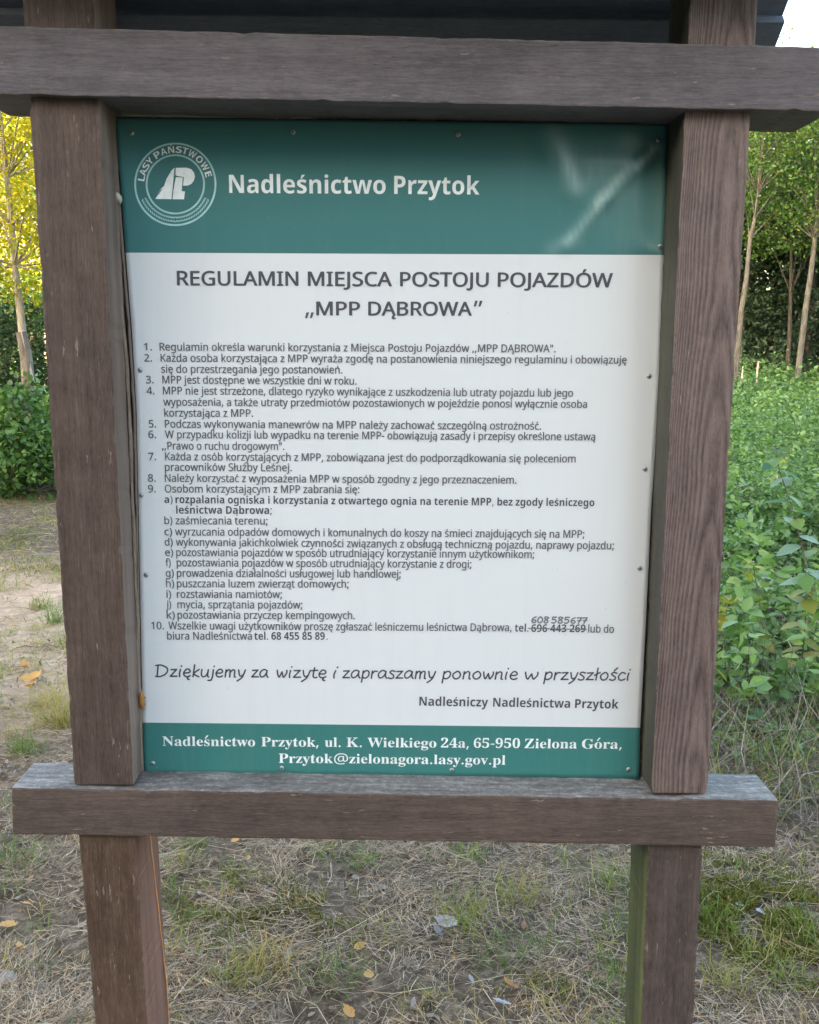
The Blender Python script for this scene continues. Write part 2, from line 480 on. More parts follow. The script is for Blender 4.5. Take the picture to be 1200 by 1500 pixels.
# ------------------------------------------------------------------ the printed sheet
PY_T, PY_B = 0.098, 0.074
zT = U(570, 176, PY_T).z; zB = U(570, 1140, PY_B).z
pb_ = (PY_T - PY_B) / (zT - zB); pa_ = PY_B - pb_ * zB
def PP(px, py):
    d = ray(px, py)
    t = (pa_ + pb_ * CLOC.z - CLOC.y) / (d.y - pb_ * d.z)
    return CLOC + d * t
def interp(pts, y):
    for (xa, ya), (xb, yb) in zip(pts, pts[1:]):
        if y <= yb: return xa + (xb - xa) * (y - ya) / (yb - ya)
    return pts[-1][0]
LE = [(168, 172), (176, 265), (184, 370), (193, 480), (200, 600), (203, 740), (206, 900), (209, 1060), (211.5, 1136)]
RE = [(978.5, 182), (976.5, 265), (973, 374), (967, 560), (954, 750), (947, 900), (938, 1066), (936, 1144)]
def ridge_seg(px, py, a, b, w):
    ax, ay = a; bx, by = b
    dx, dy = bx - ax, by - ay; L2 = dx * dx + dy * dy
    t = max(0, min(1, ((px - ax) * dx + (py - ay) * dy) / L2))
    d = math.hypot(px - ax - t * dx, py - ay - t * dy)
    return math.exp(-(d / w) ** 2)
def buckle(px, py):
    """how far the sheet bulges towards the viewer (metres): a crease under the corner screw"""
    h = 0.0050 * ridge_seg(px, py, (962, 214), (880, 300), 9) + 0.0040 * ridge_seg(px, py, (885, 292), (828, 362), 9)
    h += 0.0040 * ridge_seg(px, py, (800, 190), (836, 280), 15)
    h += 0.0035 * ridge_seg(px, py, (860, 238), (905, 240), 14)
    h -= 0.0035 * math.exp(-((px - 960) / 26) ** 2 - ((py - 270) / 70) ** 2)
    h += 0.003 * math.exp(-((px - 952) / 22) ** 2 - ((py - 362) / 14) ** 2)
    # the right-hand edge curls back
    return h
def glare_paint(px, py):  # strength of the glare painted across the header
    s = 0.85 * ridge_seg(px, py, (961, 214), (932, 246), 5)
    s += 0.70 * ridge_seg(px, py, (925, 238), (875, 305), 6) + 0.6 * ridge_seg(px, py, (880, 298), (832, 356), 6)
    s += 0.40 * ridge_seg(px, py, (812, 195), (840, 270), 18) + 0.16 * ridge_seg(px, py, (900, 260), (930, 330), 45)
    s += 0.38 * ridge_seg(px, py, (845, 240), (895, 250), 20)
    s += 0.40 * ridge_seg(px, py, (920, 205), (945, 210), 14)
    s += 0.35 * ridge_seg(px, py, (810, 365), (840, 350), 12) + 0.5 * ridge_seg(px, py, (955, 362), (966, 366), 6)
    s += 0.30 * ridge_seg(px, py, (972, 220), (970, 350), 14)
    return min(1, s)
rows = sorted(set([0.0, 1.0] + list(np.linspace(0, 1, 110))))
NX = 90
NX = 110
def left_top(px): return 172 + (px - 168) * 10 / 810.0
def row_y(v, u): # sheet parameter v 0..1 -> pixel row, with the two print borders on exact rows
    yl = np.interp(v, [0, 0.2, 0.92, 1], [172, 370, 1058.5, 1136])
    yr = np.interp(v, [0, 0.2, 0.92, 1], [182, 373.5, 1066, 1144])
    return yl + (yr - yl) * u
vv = np.concatenate([np.linspace(0, 0.2, 45), np.linspace(0.2, 0.92, 60)[1:], np.linspace(0.92, 1, 8)[1:]])
V = []; A = []
for v in vv:
    yl = row_y(v, 0); yr = row_y(v, 1)
    xl = interp(LE, yl); xr = interp(RE, yr)
    for i in range(NX + 1):
        u = i / NX
        px = xl + (xr - xl) * u; py = yl + (yr - yl) * u
        p = PP(px, py); p.y -= buckle(px, py)
        V.append(p); A.append(glare_paint(px, py))
nr = len(vv); Fq = []; mi = []
for j in range(nr - 1):
    vm = (vv[j] + vv[j + 1]) / 2
    k = 0 if vm < 0.2 else (1 if vm < 0.92 else 2)
    for i in range(NX):
        a = j * (NX + 1) + i
        Fq.append((a, a + NX + 1, a + NX + 2, a + 1)); mi.append(k)
nF = len(V)
V = V + [Vector((p.x, p.y + 0.003, p.z)) for p in V]
# rim faces
ringidx = [i for i in range(NX + 1)] + [j * (NX + 1) + NX for j in range(1, nr)] + [(nr - 1) * (NX + 1) + i for i in range(NX - 1, -1, -1)] + [j * (NX + 1) for j in range(nr - 2, 0, -1)]
for a, b in zip(ringidx, ringidx[1:] + ringidx[:1]):
    Fq.append((a, b, b + nF, a + nF)); mi.append(3)
me = np_mesh('sign_sheet', np.array([list(v) for v in V]), Fq, None, mi)
at = me.attributes.new('glare_paint', 'FLOAT', 'POINT'); at.data.foreach_set('value', np.array(A + A, np.float32))
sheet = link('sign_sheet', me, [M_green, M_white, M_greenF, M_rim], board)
me.shade_smooth()

# backing board and battens that hold the sheet
q = [PP(163, 169), PP(985, 178), PP(940, 1146), PP(206, 1140)]
for p in q: p.y += 0.0065
box_from_front('backing_board', q, 0.012, M_back, board, 0.001)
# batten along the left post, bare sawn edge facing out
def strip(name, pts, Y0, thick, mat, parent, bev=0.0008):
    n_ = len(pts); V = []
    for (xa, xb, y) in pts:
        a = PP(xa, y); b = PP(xb, y)
        for p in (a, b): p.y += Y0
        V += [a, b, b + Vector((0, thick, 0)), a + Vector((0, thick, 0))]
    Fq = []
    for i in range(n_ - 1):
        for k in range(4):
            j = (k + 1) % 4
            Fq.append((i * 4 + k, i * 4 + j, (i + 1) * 4 + j, (i + 1) * 4 + k))
    Fq.append((0, 3, 2, 1)); Fq.append(tuple((n_ - 1) * 4 + k for k in range(4)))
    return link(name, np_mesh(name, np.array([list(v) for v in V]), Fq), mat, parent)
pts = []; 
for y in np.linspace(250, 1132, 46):
    le = interp(LE, y)
    w = np.interp(y, [250, 430, 700, 900, 1132], [9, 12, 9, 5, 3])
    j1 = 0.7 * math.sin(y * 0.11) + 0.5 * math.sin(y * 0.31 + 1)
    pts.append((le - w + j1 * 0.4, le - w + 3.2 + 0.8 * math.sin(y * 0.05), y))
strip('batten', pts, -0.012, 0.018, M_batten, board)
pts = []
for y in np.linspace(180, 1132, 60):
    le = interp(LE, y)
    w = np.interp(y, [180, 430, 700, 900, 1132], [5, 5, 4, 2.6, 1.6])
    pts.append((le - w + 0.9 * math.sin(y * 0.23) * math.sin(y * 0.07), le - w * 0.35 + 0.4 * math.sin(y * 0.4), y))
strip('batten', pts, -0.004, 0.010, plain('weathered_batten_edge', (0.16, 0.13, 0.11), 0.9), board)

# ------------------------------------------------------------------ print
import os
def stock_font(fn):
    """a font that ships with Blender itself; the built-in face if it is missing"""
    try:
        return bpy.data.fonts.load(os.path.join(bpy.utils.system_resource('DATAFILES', path='fonts'), fn))
    except Exception:
        return None
FONT_MATH = stock_font('NotoSansMath-Regular.woff2')
def unstack(co, tris):
    """where strokes of a letter overlap, the faces on top get a hair's breadth of lift so none share a plane"""
    T = np.array([t[:3] for t in tris]); A_, B_, C_ = co[T[:, 0], :2], co[T[:, 1], :2], co[T[:, 2], :2]
    lo = np.minimum(np.minimum(A_, B_), C_); hi = np.maximum(np.maximum(A_, B_), C_)
    G0 = (A_ + B_ + C_) / 3
    S = np.stack([G0, G0 * .15 + A_ * .85, G0 * .15 + B_ * .85, G0 * .15 + C_ * .85, G0 * .2 + (A_ + B_) * .4, G0 * .2 + (C_ + B_) * .4, G0 * .2 + (A_ + C_) * .4], 1)
    cr = lambda p, q, r_: (q[..., 0] - p[..., 0]) * (r_[..., 1] - p[..., 1]) - (q[..., 1] - p[..., 1]) * (r_[..., 0] - p[..., 0])
    n_ = len(T); nb = [[] for _ in range(n_)]
    order = np.argsort(lo[:, 0])
    ar = np.abs(cr(A_, B_, C_)); eps = 1e-6
    for i in range(n_):
        if ar[i] < 1e-9: continue
        js = np.where((lo[:, 0] < hi[i, 0]) & (hi[:, 0] > lo[i, 0]) & (lo[:, 1] < hi[i, 1]) & (hi[:, 1] > lo[i, 1]))[0]
        P = S[js]
        d0 = cr(A_[i], B_[i], P); d1 = cr(B_[i], C_[i], P); d2 = cr(C_[i], A_[i], P)
        ins = ((d0 > eps) & (d1 > eps) & (d2 > eps)) | ((d0 < -eps) & (d1 < -eps) & (d2 < -eps))
        for j in js[ins.any(1)]:
            if j != i: nb[i].append(j); nb[j].append(i)
    lay = [-1] * n_
    for i in range(n_):
        used = {lay[j] for j in nb[i]}; k = 0
        while k in used: k += 1
        lay[i] = k
    nv = []; nf = []; mp_ = {}
    for i, t in enumerate(tris):
        f_ = []
        for v in t:
            key = (v, lay[i])
            if key not in mp_:
                mp_[key] = len(nv); nv.append((co[v, 0], co[v, 1], lay[i] * 0.00003))
            f_.append(mp_[key])
        nf.append(f_)
    return np.array(nv, np.float32), nf
BASE = {'ś': 's', 'ć': 'c', 'ń': 'n', 'ź': 'z', 'ó': 'o', 'ż': 'z', 'ę': 'e', 'ą': 'a', 'ł': 'l', 'Ó': 'O', 'Ą': 'A', 'Ś': 'S', 'Ń': 'N', '„': ',', '”': '"'}
def bold_sans(ch):
    if 'A' <= ch <= 'Z': return chr(0x1D5D4 + ord(ch) - 65)
    if 'a' <= ch <= 'z': return chr(0x1D5EE + ord(ch) - 97)
    if '0' <= ch <= '9': return chr(0x1D7EC + ord(ch) - 48)
    return ch
def raw_text(s):
    cu = bpy.data.curves.new('lettering', 'FONT')
    cu.body = s; cu.size = 1.0; cu.resolution_u = 3
    if FONT_MATH: cu.font = FONT_MATH
    ob = bpy.data.objects.new('lettering', cu); col.objects.link(ob)
    dg = bpy.context.evaluated_depsgraph_get()
    me = bpy.data.meshes.new_from_object(ob.evaluated_get(dg))
    bpy.data.objects.remove(ob); bpy.data.curves.remove(cu)
    n_ = len(me.vertices); co = np.zeros(n_ * 3, np.float32); me.vertices.foreach_get('co', co)
    co = co.reshape(-1, 3); co[:, 2] = 0
    tris = [list(p.vertices) for p in me.polygons]
    bpy.data.meshes.remove(me)
    return co, tris
WID = {}
def raw_cap():
    if 'cap' not in WID: WID['cap'] = float(raw_text('H')[0][:, 1].max())
    return WID['cap']
def text_mesh(s, weight=0.0, font=None):
    """weight: 'bold' takes the true bold letters, a number thickens the plain ones"""
    isb = weight == 'bold'
    s = s.replace('„', ',,')
    body = ''.join(BASE.get(c, c) for c in s)
    if isb: body = ''.join(bold_sans(c) for c in body)
    co, tris = raw_text(body)
    co, tris = unstack(co, tris)
    hv = 1.35 if isb else 1.0
    for i_, ch in enumerate(s):
        if ch not in BASE or ch in '„”': continue
        xr = float(raw_text(body[:i_ + 1])[0][:, 0].max())
        if body[i_] not in WID:
            c1 = raw_text(body[i_])[0]; WID[body[i_]] = float(c1[:, 0].max() - c1[:, 0].min())
        cx = xr - WID[body[i_]] / 2
        up = 0.755 if ch.isupper() else 0.585
        polys = []
        if ch in 'śćńźóÓŚŃ':
            polys = [[(cx - .045 * hv, up), (cx + .015, up), (cx + .105 * hv, up + .15), (cx + .005, up + .15)]]
        elif ch == 'ż':
            r_ = .052 * hv; yc = up + .08
            polys = [[(cx - r_, yc - r_ * .5), (cx + r_, yc - r_ * .5), (cx + r_, yc + r_ * .5), (cx - r_, yc + r_ * .5)], [(cx - r_ * .5, yc - r_), (cx + r_ * .5, yc - r_), (cx + r_ * .5, yc - r_ * .5), (cx - r_ * .5, yc - r_ * .5)], [(cx - r_ * .5, yc + r_ * .5), (cx + r_ * .5, yc + r_ * .5), (cx + r_ * .5, yc + r_), (cx - r_ * .5, yc + r_)]]
        elif ch == 'ł':
            polys = [[(cx - .14, .27), (cx + .14, .43), (cx + .14, .43 + .07 * hv), (cx - .14, .27 + .07 * hv)]]
        elif ch in 'ęąĄ':
            xo = xr - (.12 if ch == 'ę' else .055)
            polys = [[(xo - .05, .01), (xo + .02, .01), (xo - .04, -.10), (xo - .11, -.10)], [(xo - .04, -.10), (xo - .02, -.135), (xo - .07, -.19), (xo - .11, -.10)], [(xo - .02, -.135), (xo + .05, -.13), (xo + .05, -.19), (xo - .07, -.19)]]
        K_ = raw_cap() / 0.714
        for q_ in polys:
            k0 = len(co); ax_ = cx if ch not in 'ęąĄ' else xr
            co = np.concatenate([co, np.array([(ax_ + (a_ - ax_) * K_, b_ * K_, 0.00009) for a_, b_ in q_], np.float32)]); tris.append([k0, k0 + 1, k0 + 2, k0 + 3])
    n_ = len(co)
    sh = [(-weight, 0), (weight, 0), (0, weight * 0.6), (0, -weight * 0.6), (0, 0)] if (not isb and weight > 0.01) else [(0, 0)]
    allc = []; allf = []
    for j, (dx, dy) in enumerate(sh):
        c2 = co.copy(); c2[:, 0] += dx; c2[:, 1] += dy; c2[:, 2] += j * 0.00012
        allf += [[v + j * n_ for v in t] for t in tris]; allc.append(c2)
    co = np.concatenate(allc)
    me = bpy.data.meshes.new('lettering')
    me.from_pydata([tuple(map(float, c)) for c in co], [], allf); me.update()
    return me, co
CAP = None
def capheight(font=None):
    global CAP
    if CAP is None:
        CAP = {}
    k = ''
    if k not in CAP:
        me, co = text_mesh('H', 0, font); CAP[k] = float(co[:, 1].max()); bpy.data.meshes.remove(me)
    return CAP[k]
LIFT = 0.0006
def place2d(name, me, co, x0, y0, x1, y1, sx, sy, xoff, mat, slant=0.0):
    """lay flat lettering on the sheet; baseline from pixel (x0,y0) to (x1,y1)"""
    A_ = PP(x0, y0); B_ = PP(x1, y1)
    ex = (B_ - A_)
    L = ex.length; ex.normalize()
    nrm = Vector((0, 1, -pb_)).normalized()
    ez = nrm.cross(ex); ez.normalize()
    if ez.z < 0: ez = -ez
    X = (co[:, 0] - xoff) * sx + co[:, 1] * sy * slant; Z = co[:, 1] * sy
    P = np.array(A_)[None] + X[:, None] * np.array(ex)[None] + Z[:, None] * np.array(ez)[None]
    P[:, 1] -= LIFT + co[:, 2]
    # follow the slight buckle of the sheet
    me.vertices.foreach_set('co', P.astype(np.float32).ravel())
    me.update()
    o = link(name, me, mat, sheet)
    me.materials.clear(); me.materials.append(mat)
    return o
def capm(px, py, h):
    return (PP(px, py) - PP(px, py - h)).length
def line(s, x0, y0, x1, y1, cap, mat, offset=0.0, name='text_line', font=None):
    me, co = text_mesh(s, offset, font)
    a, b = float(co[:, 0].min()), float(co[:, 0].max())
    W = (PP(x1, y1) - PP(x0, y0)).length
    sy = capm(x0, y0, cap) / capheight(font)
    return place2d(name, me, co.copy(), x0, y0, x1, y1, W / (b - a), sy, a, mat)

HB = 'bold'; BB = 'bold'
line('Nadleśnictwo', 336, 282.5, 565, 284, 26.5, M_wink, HB, 'heading')
line('Przytok', 577.5, 284, 702.5, 285, 26.5, M_wink, HB, 'heading')
for w_, a_, b_ in (('REGULAMIN', 259.5, 437.5), ('MIEJSCA', 451, 574.5), ('POSTOJU', 586, 716), ('POJAZDÓW', 729, 897.5)):
    yy = lambda x: 417.5 + (x - 259) * 3.2 / 638
    line(w_, a_, yy(a_), b_, yy(b_), 20.5, M_ink, 0.016, 'title_word', FONT_MATH)
line('MPP', 463.5, 461.7, 527.7, 461.8, 19.8, M_ink, 0.016, 'title_word', FONT_MATH)
line('DĄBROWA', 539.5, 461.8, 691.5, 462.2, 19.8, M_ink, 0.016, 'title_word', FONT_MATH)
def quad_mark(name, pts, mat):
    V_ = []; F_ = []
    for q_ in pts:
        i0 = len(V_)
        for (x, y) in q_:
            p = PP(x, y); p.y -= LIFT; V_.append(list(p))
        F_.append((i0, i0 + 1, i0 + 2, i0 + 3))
    return link(name, np_mesh(name, V_, F_), mat, sheet)
quad_mark('title_quote', [[(449, 457.5), (453, 457.5), (450, 466), (447, 466)], [(456, 457.5), (460, 457.5), (457, 466), (454, 466)]], M_ink)
quad_mark('title_quote', [[(696, 440.5), (700, 440.5), (697, 449), (694, 449)], [(703, 440.5), (707, 440.5), (704, 449), (701, 449)]], M_ink)
C1 = 11.2
TL = [
 ('1.', 'Regulamin określa warunki korzystania z Miejsca Postoju Pojazdów „MPP DĄBROWA”.', 211, 223, 234, 513.3, 814, 516, 0),
 ('2.', 'Każda osoba korzystająca z MPP wyraża zgodę na postanowienia niniejszego regulaminu i obowiązuję', 211.5, 223, 235.5, 529.6, 918, 532.5, 0),
 (None, 'się do przestrzegania jego postanowień.', 0, 0, 236.3, 545.8, 501.7, 547, 0),
 ('3.', 'MPP jest dostępne we wszystkie dni w roku.', 214, 225.5, 238, 561.5, 522.7, 563.3, 0),
 ('4.', 'MPP nie jest strzeżone, dlatego ryzyko wynikające z uszkodzenia lub utraty pojazdu lub jego', 215, 226.5, 239, 577.5, 839.5, 581, 0),
 (None, 'wyposażenia, a także utraty przedmiotów pozostawionych w pojeździe ponosi wyłącznie osoba', 0, 0, 239.5, 594, 860, 597.3, 0),
 (None, 'korzystająca z MPP.', 0, 0, 240.7, 610, 371, 610.6, 0),
 ('5.', 'Podczas wykonywania manewrów na MPP należy zachować szczególną ostrożność.', 218, 229, 241.7, 626.2, 792.7, 629.3, 0),
 ('6.', 'W przypadku kolizji lub wypadku na terenie MPP- obowiązują zasady i przepisy określone ustawą', 217.5, 229, 242, 641.6, 872, 645, 0),
 (None, '„Prawo o ruchu drogowym”.', 0, 0, 237.5, 658.3, 416.7, 659, 0),
 ('7.', 'Każda z osób korzystających z MPP, zobowiązana jest do podporządkowania się poleceniom', 217.5, 229, 242, 674, 843.3, 677.3, 0),
 (None, 'pracowników Służby Leśnej.', 0, 0, 241.7, 689.5, 427.7, 690.2, 0),
 ('8.', 'Należy korzystać z wyposażenia MPP w sposób zgodny z jego przeznaczeniem.', 217, 228.5, 241.7, 705.5, 756.7, 708.3, 0),
 ('9.', 'Osobom korzystającym z MPP zabrania się:', 217, 228.5, 241.7, 721.2, 526.7, 722.2, 0),
 ('a)', 'rozpalania ogniska i korzystania z otwartego ognia na terenie MPP, bez zgody leśniczego', 241, 253, 257.3, 736.9, 870.7, 741.5, 1),
 (None, 'leśnictwa Dąbrowa;', 0, 0, 258.3, 752.2, 398.3, 752.9, 1),
 ('b)', 'zaśmiecania terenu;', 241, 253, 257.3, 767.7, 392.3, 768.3, 0),
 ('c)', 'wyrzucania odpadów domowych i komunalnych do koszy na śmieci znajdujących się na MPP;', 241, 252.5, 256.7, 784, 856, 787.7, 0),
 ('d)', 'wykonywania jakichkolwiek czynności związanych z obsługą techniczną pojazdu, naprawy pojazdu;', 241.3, 253.5, 257.7, 799.2, 899.3, 804.5, 0),
 ('e)', 'pozostawiania pojazdów w sposób utrudniający korzystanie innym użytkownikom;', 242, 254, 258.3, 814.3, 782.7, 817.3, 0),
 ('f)', 'pozostawiania pojazdów w sposób utrudniający korzystanie z drogi;', 242.7, 250.5, 259, 829.3, 690.7, 831.7, 0),
 ('g)', 'prowadzenia działalności usługowej lub handlowej;', 243, 255, 259.3, 844.7, 587.3, 846, 0),
 ('h)', 'puszczania luzem zwierząt domowych;', 243.3, 255.5, 259.3, 860, 511, 860.7, 0),
 ('i)', 'rozstawiania namiotów;', 244, 251, 259.3, 875.6, 413.3, 876, 0),
 ('j)', 'mycia, sprzątania pojazdów;', 243.5, 251, 260, 890.7, 443.3, 891.3, 0),
 ('k)', 'pozostawiania przyczep kempingowych.', 244.3, 256.5, 260.3, 906, 520, 906.8, 0),
 ('10.', 'Wszelkie uwagi użytkowników proszę zgłaszać leśniczemu leśnictwa Dąbrowa,', 222, 240.5, 247, 921.7, 749.5, 924.5, 0),
 (None, 'tel.', 0, 0, 754, 925, 774, 925.3, 1),
 (None, '696 443 269', 0, 0, 778.3, 925.6, 857.7, 926, 1),
 (None, 'lub do', 0, 0, 861.5, 926.3, 899.3, 926.8, 0),
 (None, 'biura Nadleśnictwa', 0, 0, 245, 936.7, 369.3, 936.9, 0),
 (None, 'tel. 68 455 85 89', 0, 0, 372.7, 937, 476, 937.1, 1),
 (None, '.', 0, 0, 478.5, 937.1, 480, 937.1, 0),
]
for (num, s, na, nb, xa, ya, xb, yb, bold) in TL:
    off = BB if bold else 0.011
    mt = M_ink if bold else M_ink2
    line(s, xa, ya, xb, yb, C1, mt, off, 'text_line')
    if num:
        line(num, na, ya - 0.2, nb, ya - 0.1, C1 - 0.5, mt if num != 'a)' else M_ink, off, 'item_number')
line('Nadleśniczy', 614.3, 1033.5, 715, 1035, 13.0, M_ink, 'bold', 'signature_line')
line('Nadleśnictwa', 722.3, 1035, 835, 1036.8, 13.0, M_ink, 'bold', 'signature_line')
line('Przytok', 842.3, 1037, 906, 1038, 13.0, M_ink, 'bold', 'signature_line')

# bold serif letters of the footer: mathematical bold forms, accents added as strokes
def serif(s):
    out = ''
    for c in s:
        if 'A' <= c <= 'Z': out += chr(0x1D400 + ord(c) - 65)
        elif 'a' <= c <= 'z': out += chr(0x1D41A + ord(c) - 97)
        elif '0' <= c <= '9': out += chr(0x1D7CE + ord(c) - 48)
        else: out += c
    return out
FB = lambda x: 1092.3 + (x - 238) * 4.4 / 672
def acute_at(px, py):
    a = PP(px - 1.6, py + 2.0); b = PP(px + 0.2, py + 2.4); c = PP(px + 4.2, py - 2.2); d = PP(px + 1.8, py - 2.6)
    P = [a, b, c, d]
    for p in P: p.y -= LIFT
    return P
for w_, a_, b_ in (('Nadlesnictwo', 238.3, 374), ('Przytok,', 382.7, 466.7), ('ul.', 476, 499), ('K.', 507.7, 530), ('Wielkiego', 538.3, 639.3),
                   ('24a,', 646, 686.7), ('65-950', 694, 761.7), ('Zielona', 768.3, 845), ('Gora,', 852.3, 910.7)):
    line(serif(w_), a_, FB(a_), b_, FB(b_), 14.5, M_wink, 0.004, 'footer_word', FONT_MATH)
P = acute_at(301.5, 1079.5); link('footer_accent', np_mesh('footer_accent', [list(p) for p in P], [(0, 1, 2, 3)]), M_wink, sheet)
P = acute_at(875.8, 1083.0); link('footer_accent', np_mesh('footer_accent', [list(p) for p in P], [(0, 1, 2, 3)]), M_wink, sheet)
line(serif('Przytok'), 408.3, 1117.4, 488, 1117.8, 14.5, M_wink, 0.004, 'footer_word', FONT_MATH)
line('@', 489.5, 1117.8, 510, 1117.9, 14.5, M_wink, 0.004, 'footer_word', FONT_MATH)
line(serif('zielonagora.lasy.gov.pl'), 511.5, 1118, 740.5, 1120, 14.5, M_wink, 0.004, 'footer_word', FONT_MATH)

# ---- handwriting made of pen strokes
def spl(pts, n=5):
    if len(pts) == 2: return pts
    P = [pts[0]] + list(pts) + [pts[-1]]; out = []
    for i in range(1, len(P) - 2):
        p0, p1, p2, p3 = [np.array(p) for p in P[i - 1:i + 3]]
        for k in range(n):
            t = k / n
            out.append(tuple(0.5 * ((2 * p1) + (p2 - p0) * t + (2 * p0 - 5 * p1 + 4 * p2 - p3) * t * t + (3 * p1 - p0 - 3 * p2 + p3) * t ** 3)))
    out.append(tuple(P[-2])); return out
GL = {
 'a': ([[(.40, .44), (.25, .50), (.09, .36), (.05, .16), (.14, .02), (.29, .10), (.40, .32), (.42, .46), (.40, .16), (.48, .0)]], .53),
 'c': ([[(.38, .42), (.22, .49), (.07, .28), (.10, .05), (.24, 0), (.38, .08)]], .42),
 'D': ([[(.10, .72), (.07, .0)], [(-.02, .70), (.22, .73), (.50, .60), (.58, .38), (.44, .12), (.20, .0), (.0, .0)]], .68),
 'e': ([[(.07, .24), (.30, .26), (.37, .36), (.30, .48), (.18, .47), (.06, .26), (.10, .06), (.24, 0), (.38, .07)]], .45),
 'i': ([[(.12, .46), (.08, .2), (.09, .0)], [(.16, .66), (.17, .69)]], .23),
 'j': ([[(.16, .46), (.13, .0), (.06, -.20), (-.08, -.22)], [(.19, .66), (.20, .69)]], .25),
 'k': ([[(.13, .76), (.07, 0)], [(.36, .47), (.11, .20), (.36, 0)]], .42),
 'ł': ([[(.14, .76), (.09, .0)], [(.0, .30), (.26, .48)]], .25),
 'm': ([[(.09, .46), (.06, 0)], [(.08, .28), (.20, .46), (.29, .40), (.28, 0)], [(.29, .28), (.42, .46), (.52, .40), (.51, .05), (.57, 0)]], .64),
 'n': ([[(.09, .46), (.06, 0)], [(.08, .28), (.22, .46), (.34, .40), (.33, .05), (.39, 0)]], .46),
 'o': ([[(.24, .48), (.08, .34), (.06, .14), (.18, .0), (.34, .08), (.40, .28), (.32, .46), (.22, .48)]], .48),
 'p': ([[(.10, .46), (.04, -.26)], [(.09, .32), (.24, .48), (.38, .40), (.36, .14), (.20, .0), (.07, .08)]], .46),
 'r': ([[(.09, .46), (.06, 0)], [(.08, .27), (.20, .44), (.33, .44)]], .35),
 's': ([[(.34, .44), (.18, .49), (.09, .37), (.27, .20), (.27, .05), (.13, -.01), (.02, .05)]], .37),
 't': ([[(.17, .64), (.12, .12), (.20, 0), (.30, .03)], [(.02, .45), (.32, .48)]], .34),
 'u': ([[(.08, .46), (.06, .14), (.16, 0), (.30, .10), (.38, .30)], [(.39, .46), (.37, .06), (.43, 0)]], .48),
 'w': ([[(.05, .46), (.10, .12), (.16, .02)], [(.16, .02), (.28, .36)], [(.28, .36), (.33, .08), (.38, .02)], [(.38, .02), (.50, .28), (.50, .46)]], .56),
 'y': ([[(.07, .46), (.12, .15), (.20, .06), (.30, .14)], [(.40, .46), (.26, .0), (.02, -.25)]], .43),
 'z': ([[(.06, .44), (.34, .46)], [(.34, .46), (.04, .02)], [(.04, .02), (.37, .03)]], .41),
 '6': ([[(.34, .66), (.12, .50), (.05, .18), (.20, .0), (.36, .14), (.28, .32), (.08, .26)]], .46),
 '0': ([[(.22, .68), (.06, .46), (.07, .14), (.22, .0), (.38, .18), (.38, .50), (.22, .68)]], .48),
 '8': ([[(.36, .60), (.18, .68), (.08, .54), (.34, .22), (.26, .0), (.10, .04), (.08, .22), (.36, .54), (.36, .60)]], .47),
 '5': ([[(.36, .66), (.10, .66)], [(.10, .66), (.08, .38)], [(.08, .38), (.26, .40), (.36, .22), (.22, .0), (.04, .06)]], .46),
 '7': ([[(.04, .64), (.38, .66)], [(.38, .66), (.16, .0)], [(.10, .32), (.36, .36)]], .44),
}
for base_, new_, ext_ in (('e', 'ę', [(.30, .02), (.24, -.12), (.34, -.18)]), ('s', 'ś', [(.20, .60), (.34, .78)]), ('o', 'ó', [(.22, .60), (.36, .78)])):
    st, w_ = GL[base_]; GL[new_] = (st + [ext_], w_)
def pen_word(s, x0, y0, x1, y1, capx, mat, pen, name):
    strokes = []; x = 0
    for ch in s:
        if ch == ' ': x += .38; continue
        st, w_ = GL[ch]
        for q_ in st: strokes.append([(p[0] + x, p[1]) for p in spl(q_)])
        x += w_
    V = []; T = []
    allx = [p[0] for q_ in strokes for p in q_]; a = min(allx); b = max(allx)
    W = (PP(x1, y1) - PP(x0, y0)).length
    sy = capm(x0, y0, capx) / 0.72; sx = W / (b - a)
    for q_ in strokes:
        Q = np.array([((p[0]) * sx, p[1] * sy) for p in q_]) 
        n_ = len(Q)
        tan = np.gradient(Q, axis=0); ln = np.hypot(tan[:, 0], tan[:, 1])[:, None] + 1e-9; tan = tan / ln
        nr_ = np.stack([-tan[:, 1], tan[:, 0]], 1) * pen * sy
        i0 = len(V)
        for k in range(n_): V += [Q[k] + nr_[k], Q[k] - nr_[k]]
        for k in range(n_ - 1): T.append((i0 + 2 * k, i0 + 2 * k + 1, i0 + 2 * k + 3, i0 + 2 * k + 2))
        for k in (0, n_ - 1):    # round ends
            i0 = len(V)
            for m_ in range(8): V.append(Q[k] + pen * sy * np.array([math.cos(m_ * math.pi / 4), math.sin(m_ * math.pi / 4)]))
            T += [(i0, i0 + 1, i0 + 2, i0 + 3), (i0, i0 + 3, i0 + 4, i0 + 7), (i0 + 4, i0 + 5, i0 + 6, i0 + 7)]
    co = np.zeros((len(V), 3), np.float32); co[:, :2] = np.array(V)
    me = np_mesh(name, co, T)
    return place2d(name, me, co, x0, y0, x1, y1, 1.0, 1.0, a * sx, mat, 0.06)
HY = lambda x: 990.8 + (x - 228) * 5.6 / 694
for w_, a_, b_ in (('Dziękujemy', 227.7, 359), ('za', 369, 392.7), ('wizytę', 405.7, 477.3), ('i', 489, 494), ('zapraszamy', 502.3, 637.3),
                   ('ponownie', 648.3, 757.3), ('w', 769, 787.3), ('przyszłości', 797.3, 921.7)):
    pen_word(w_, a_, HY(a_), b_, HY(b_), 16.5, M_ink, 0.048, 'farewell_word')
pen_word('608', 779, 912.2, 803, 912.5, 9.5, M_pen, 0.078, 'handwritten_number')
pen_word('585', 808, 912.6, 833, 912.9, 9.5, M_pen, 0.078, 'handwritten_number')
pen_word('677', 836.5, 913, 859.3, 913.2, 9.0, M_pen, 0.078, 'handwritten_number')
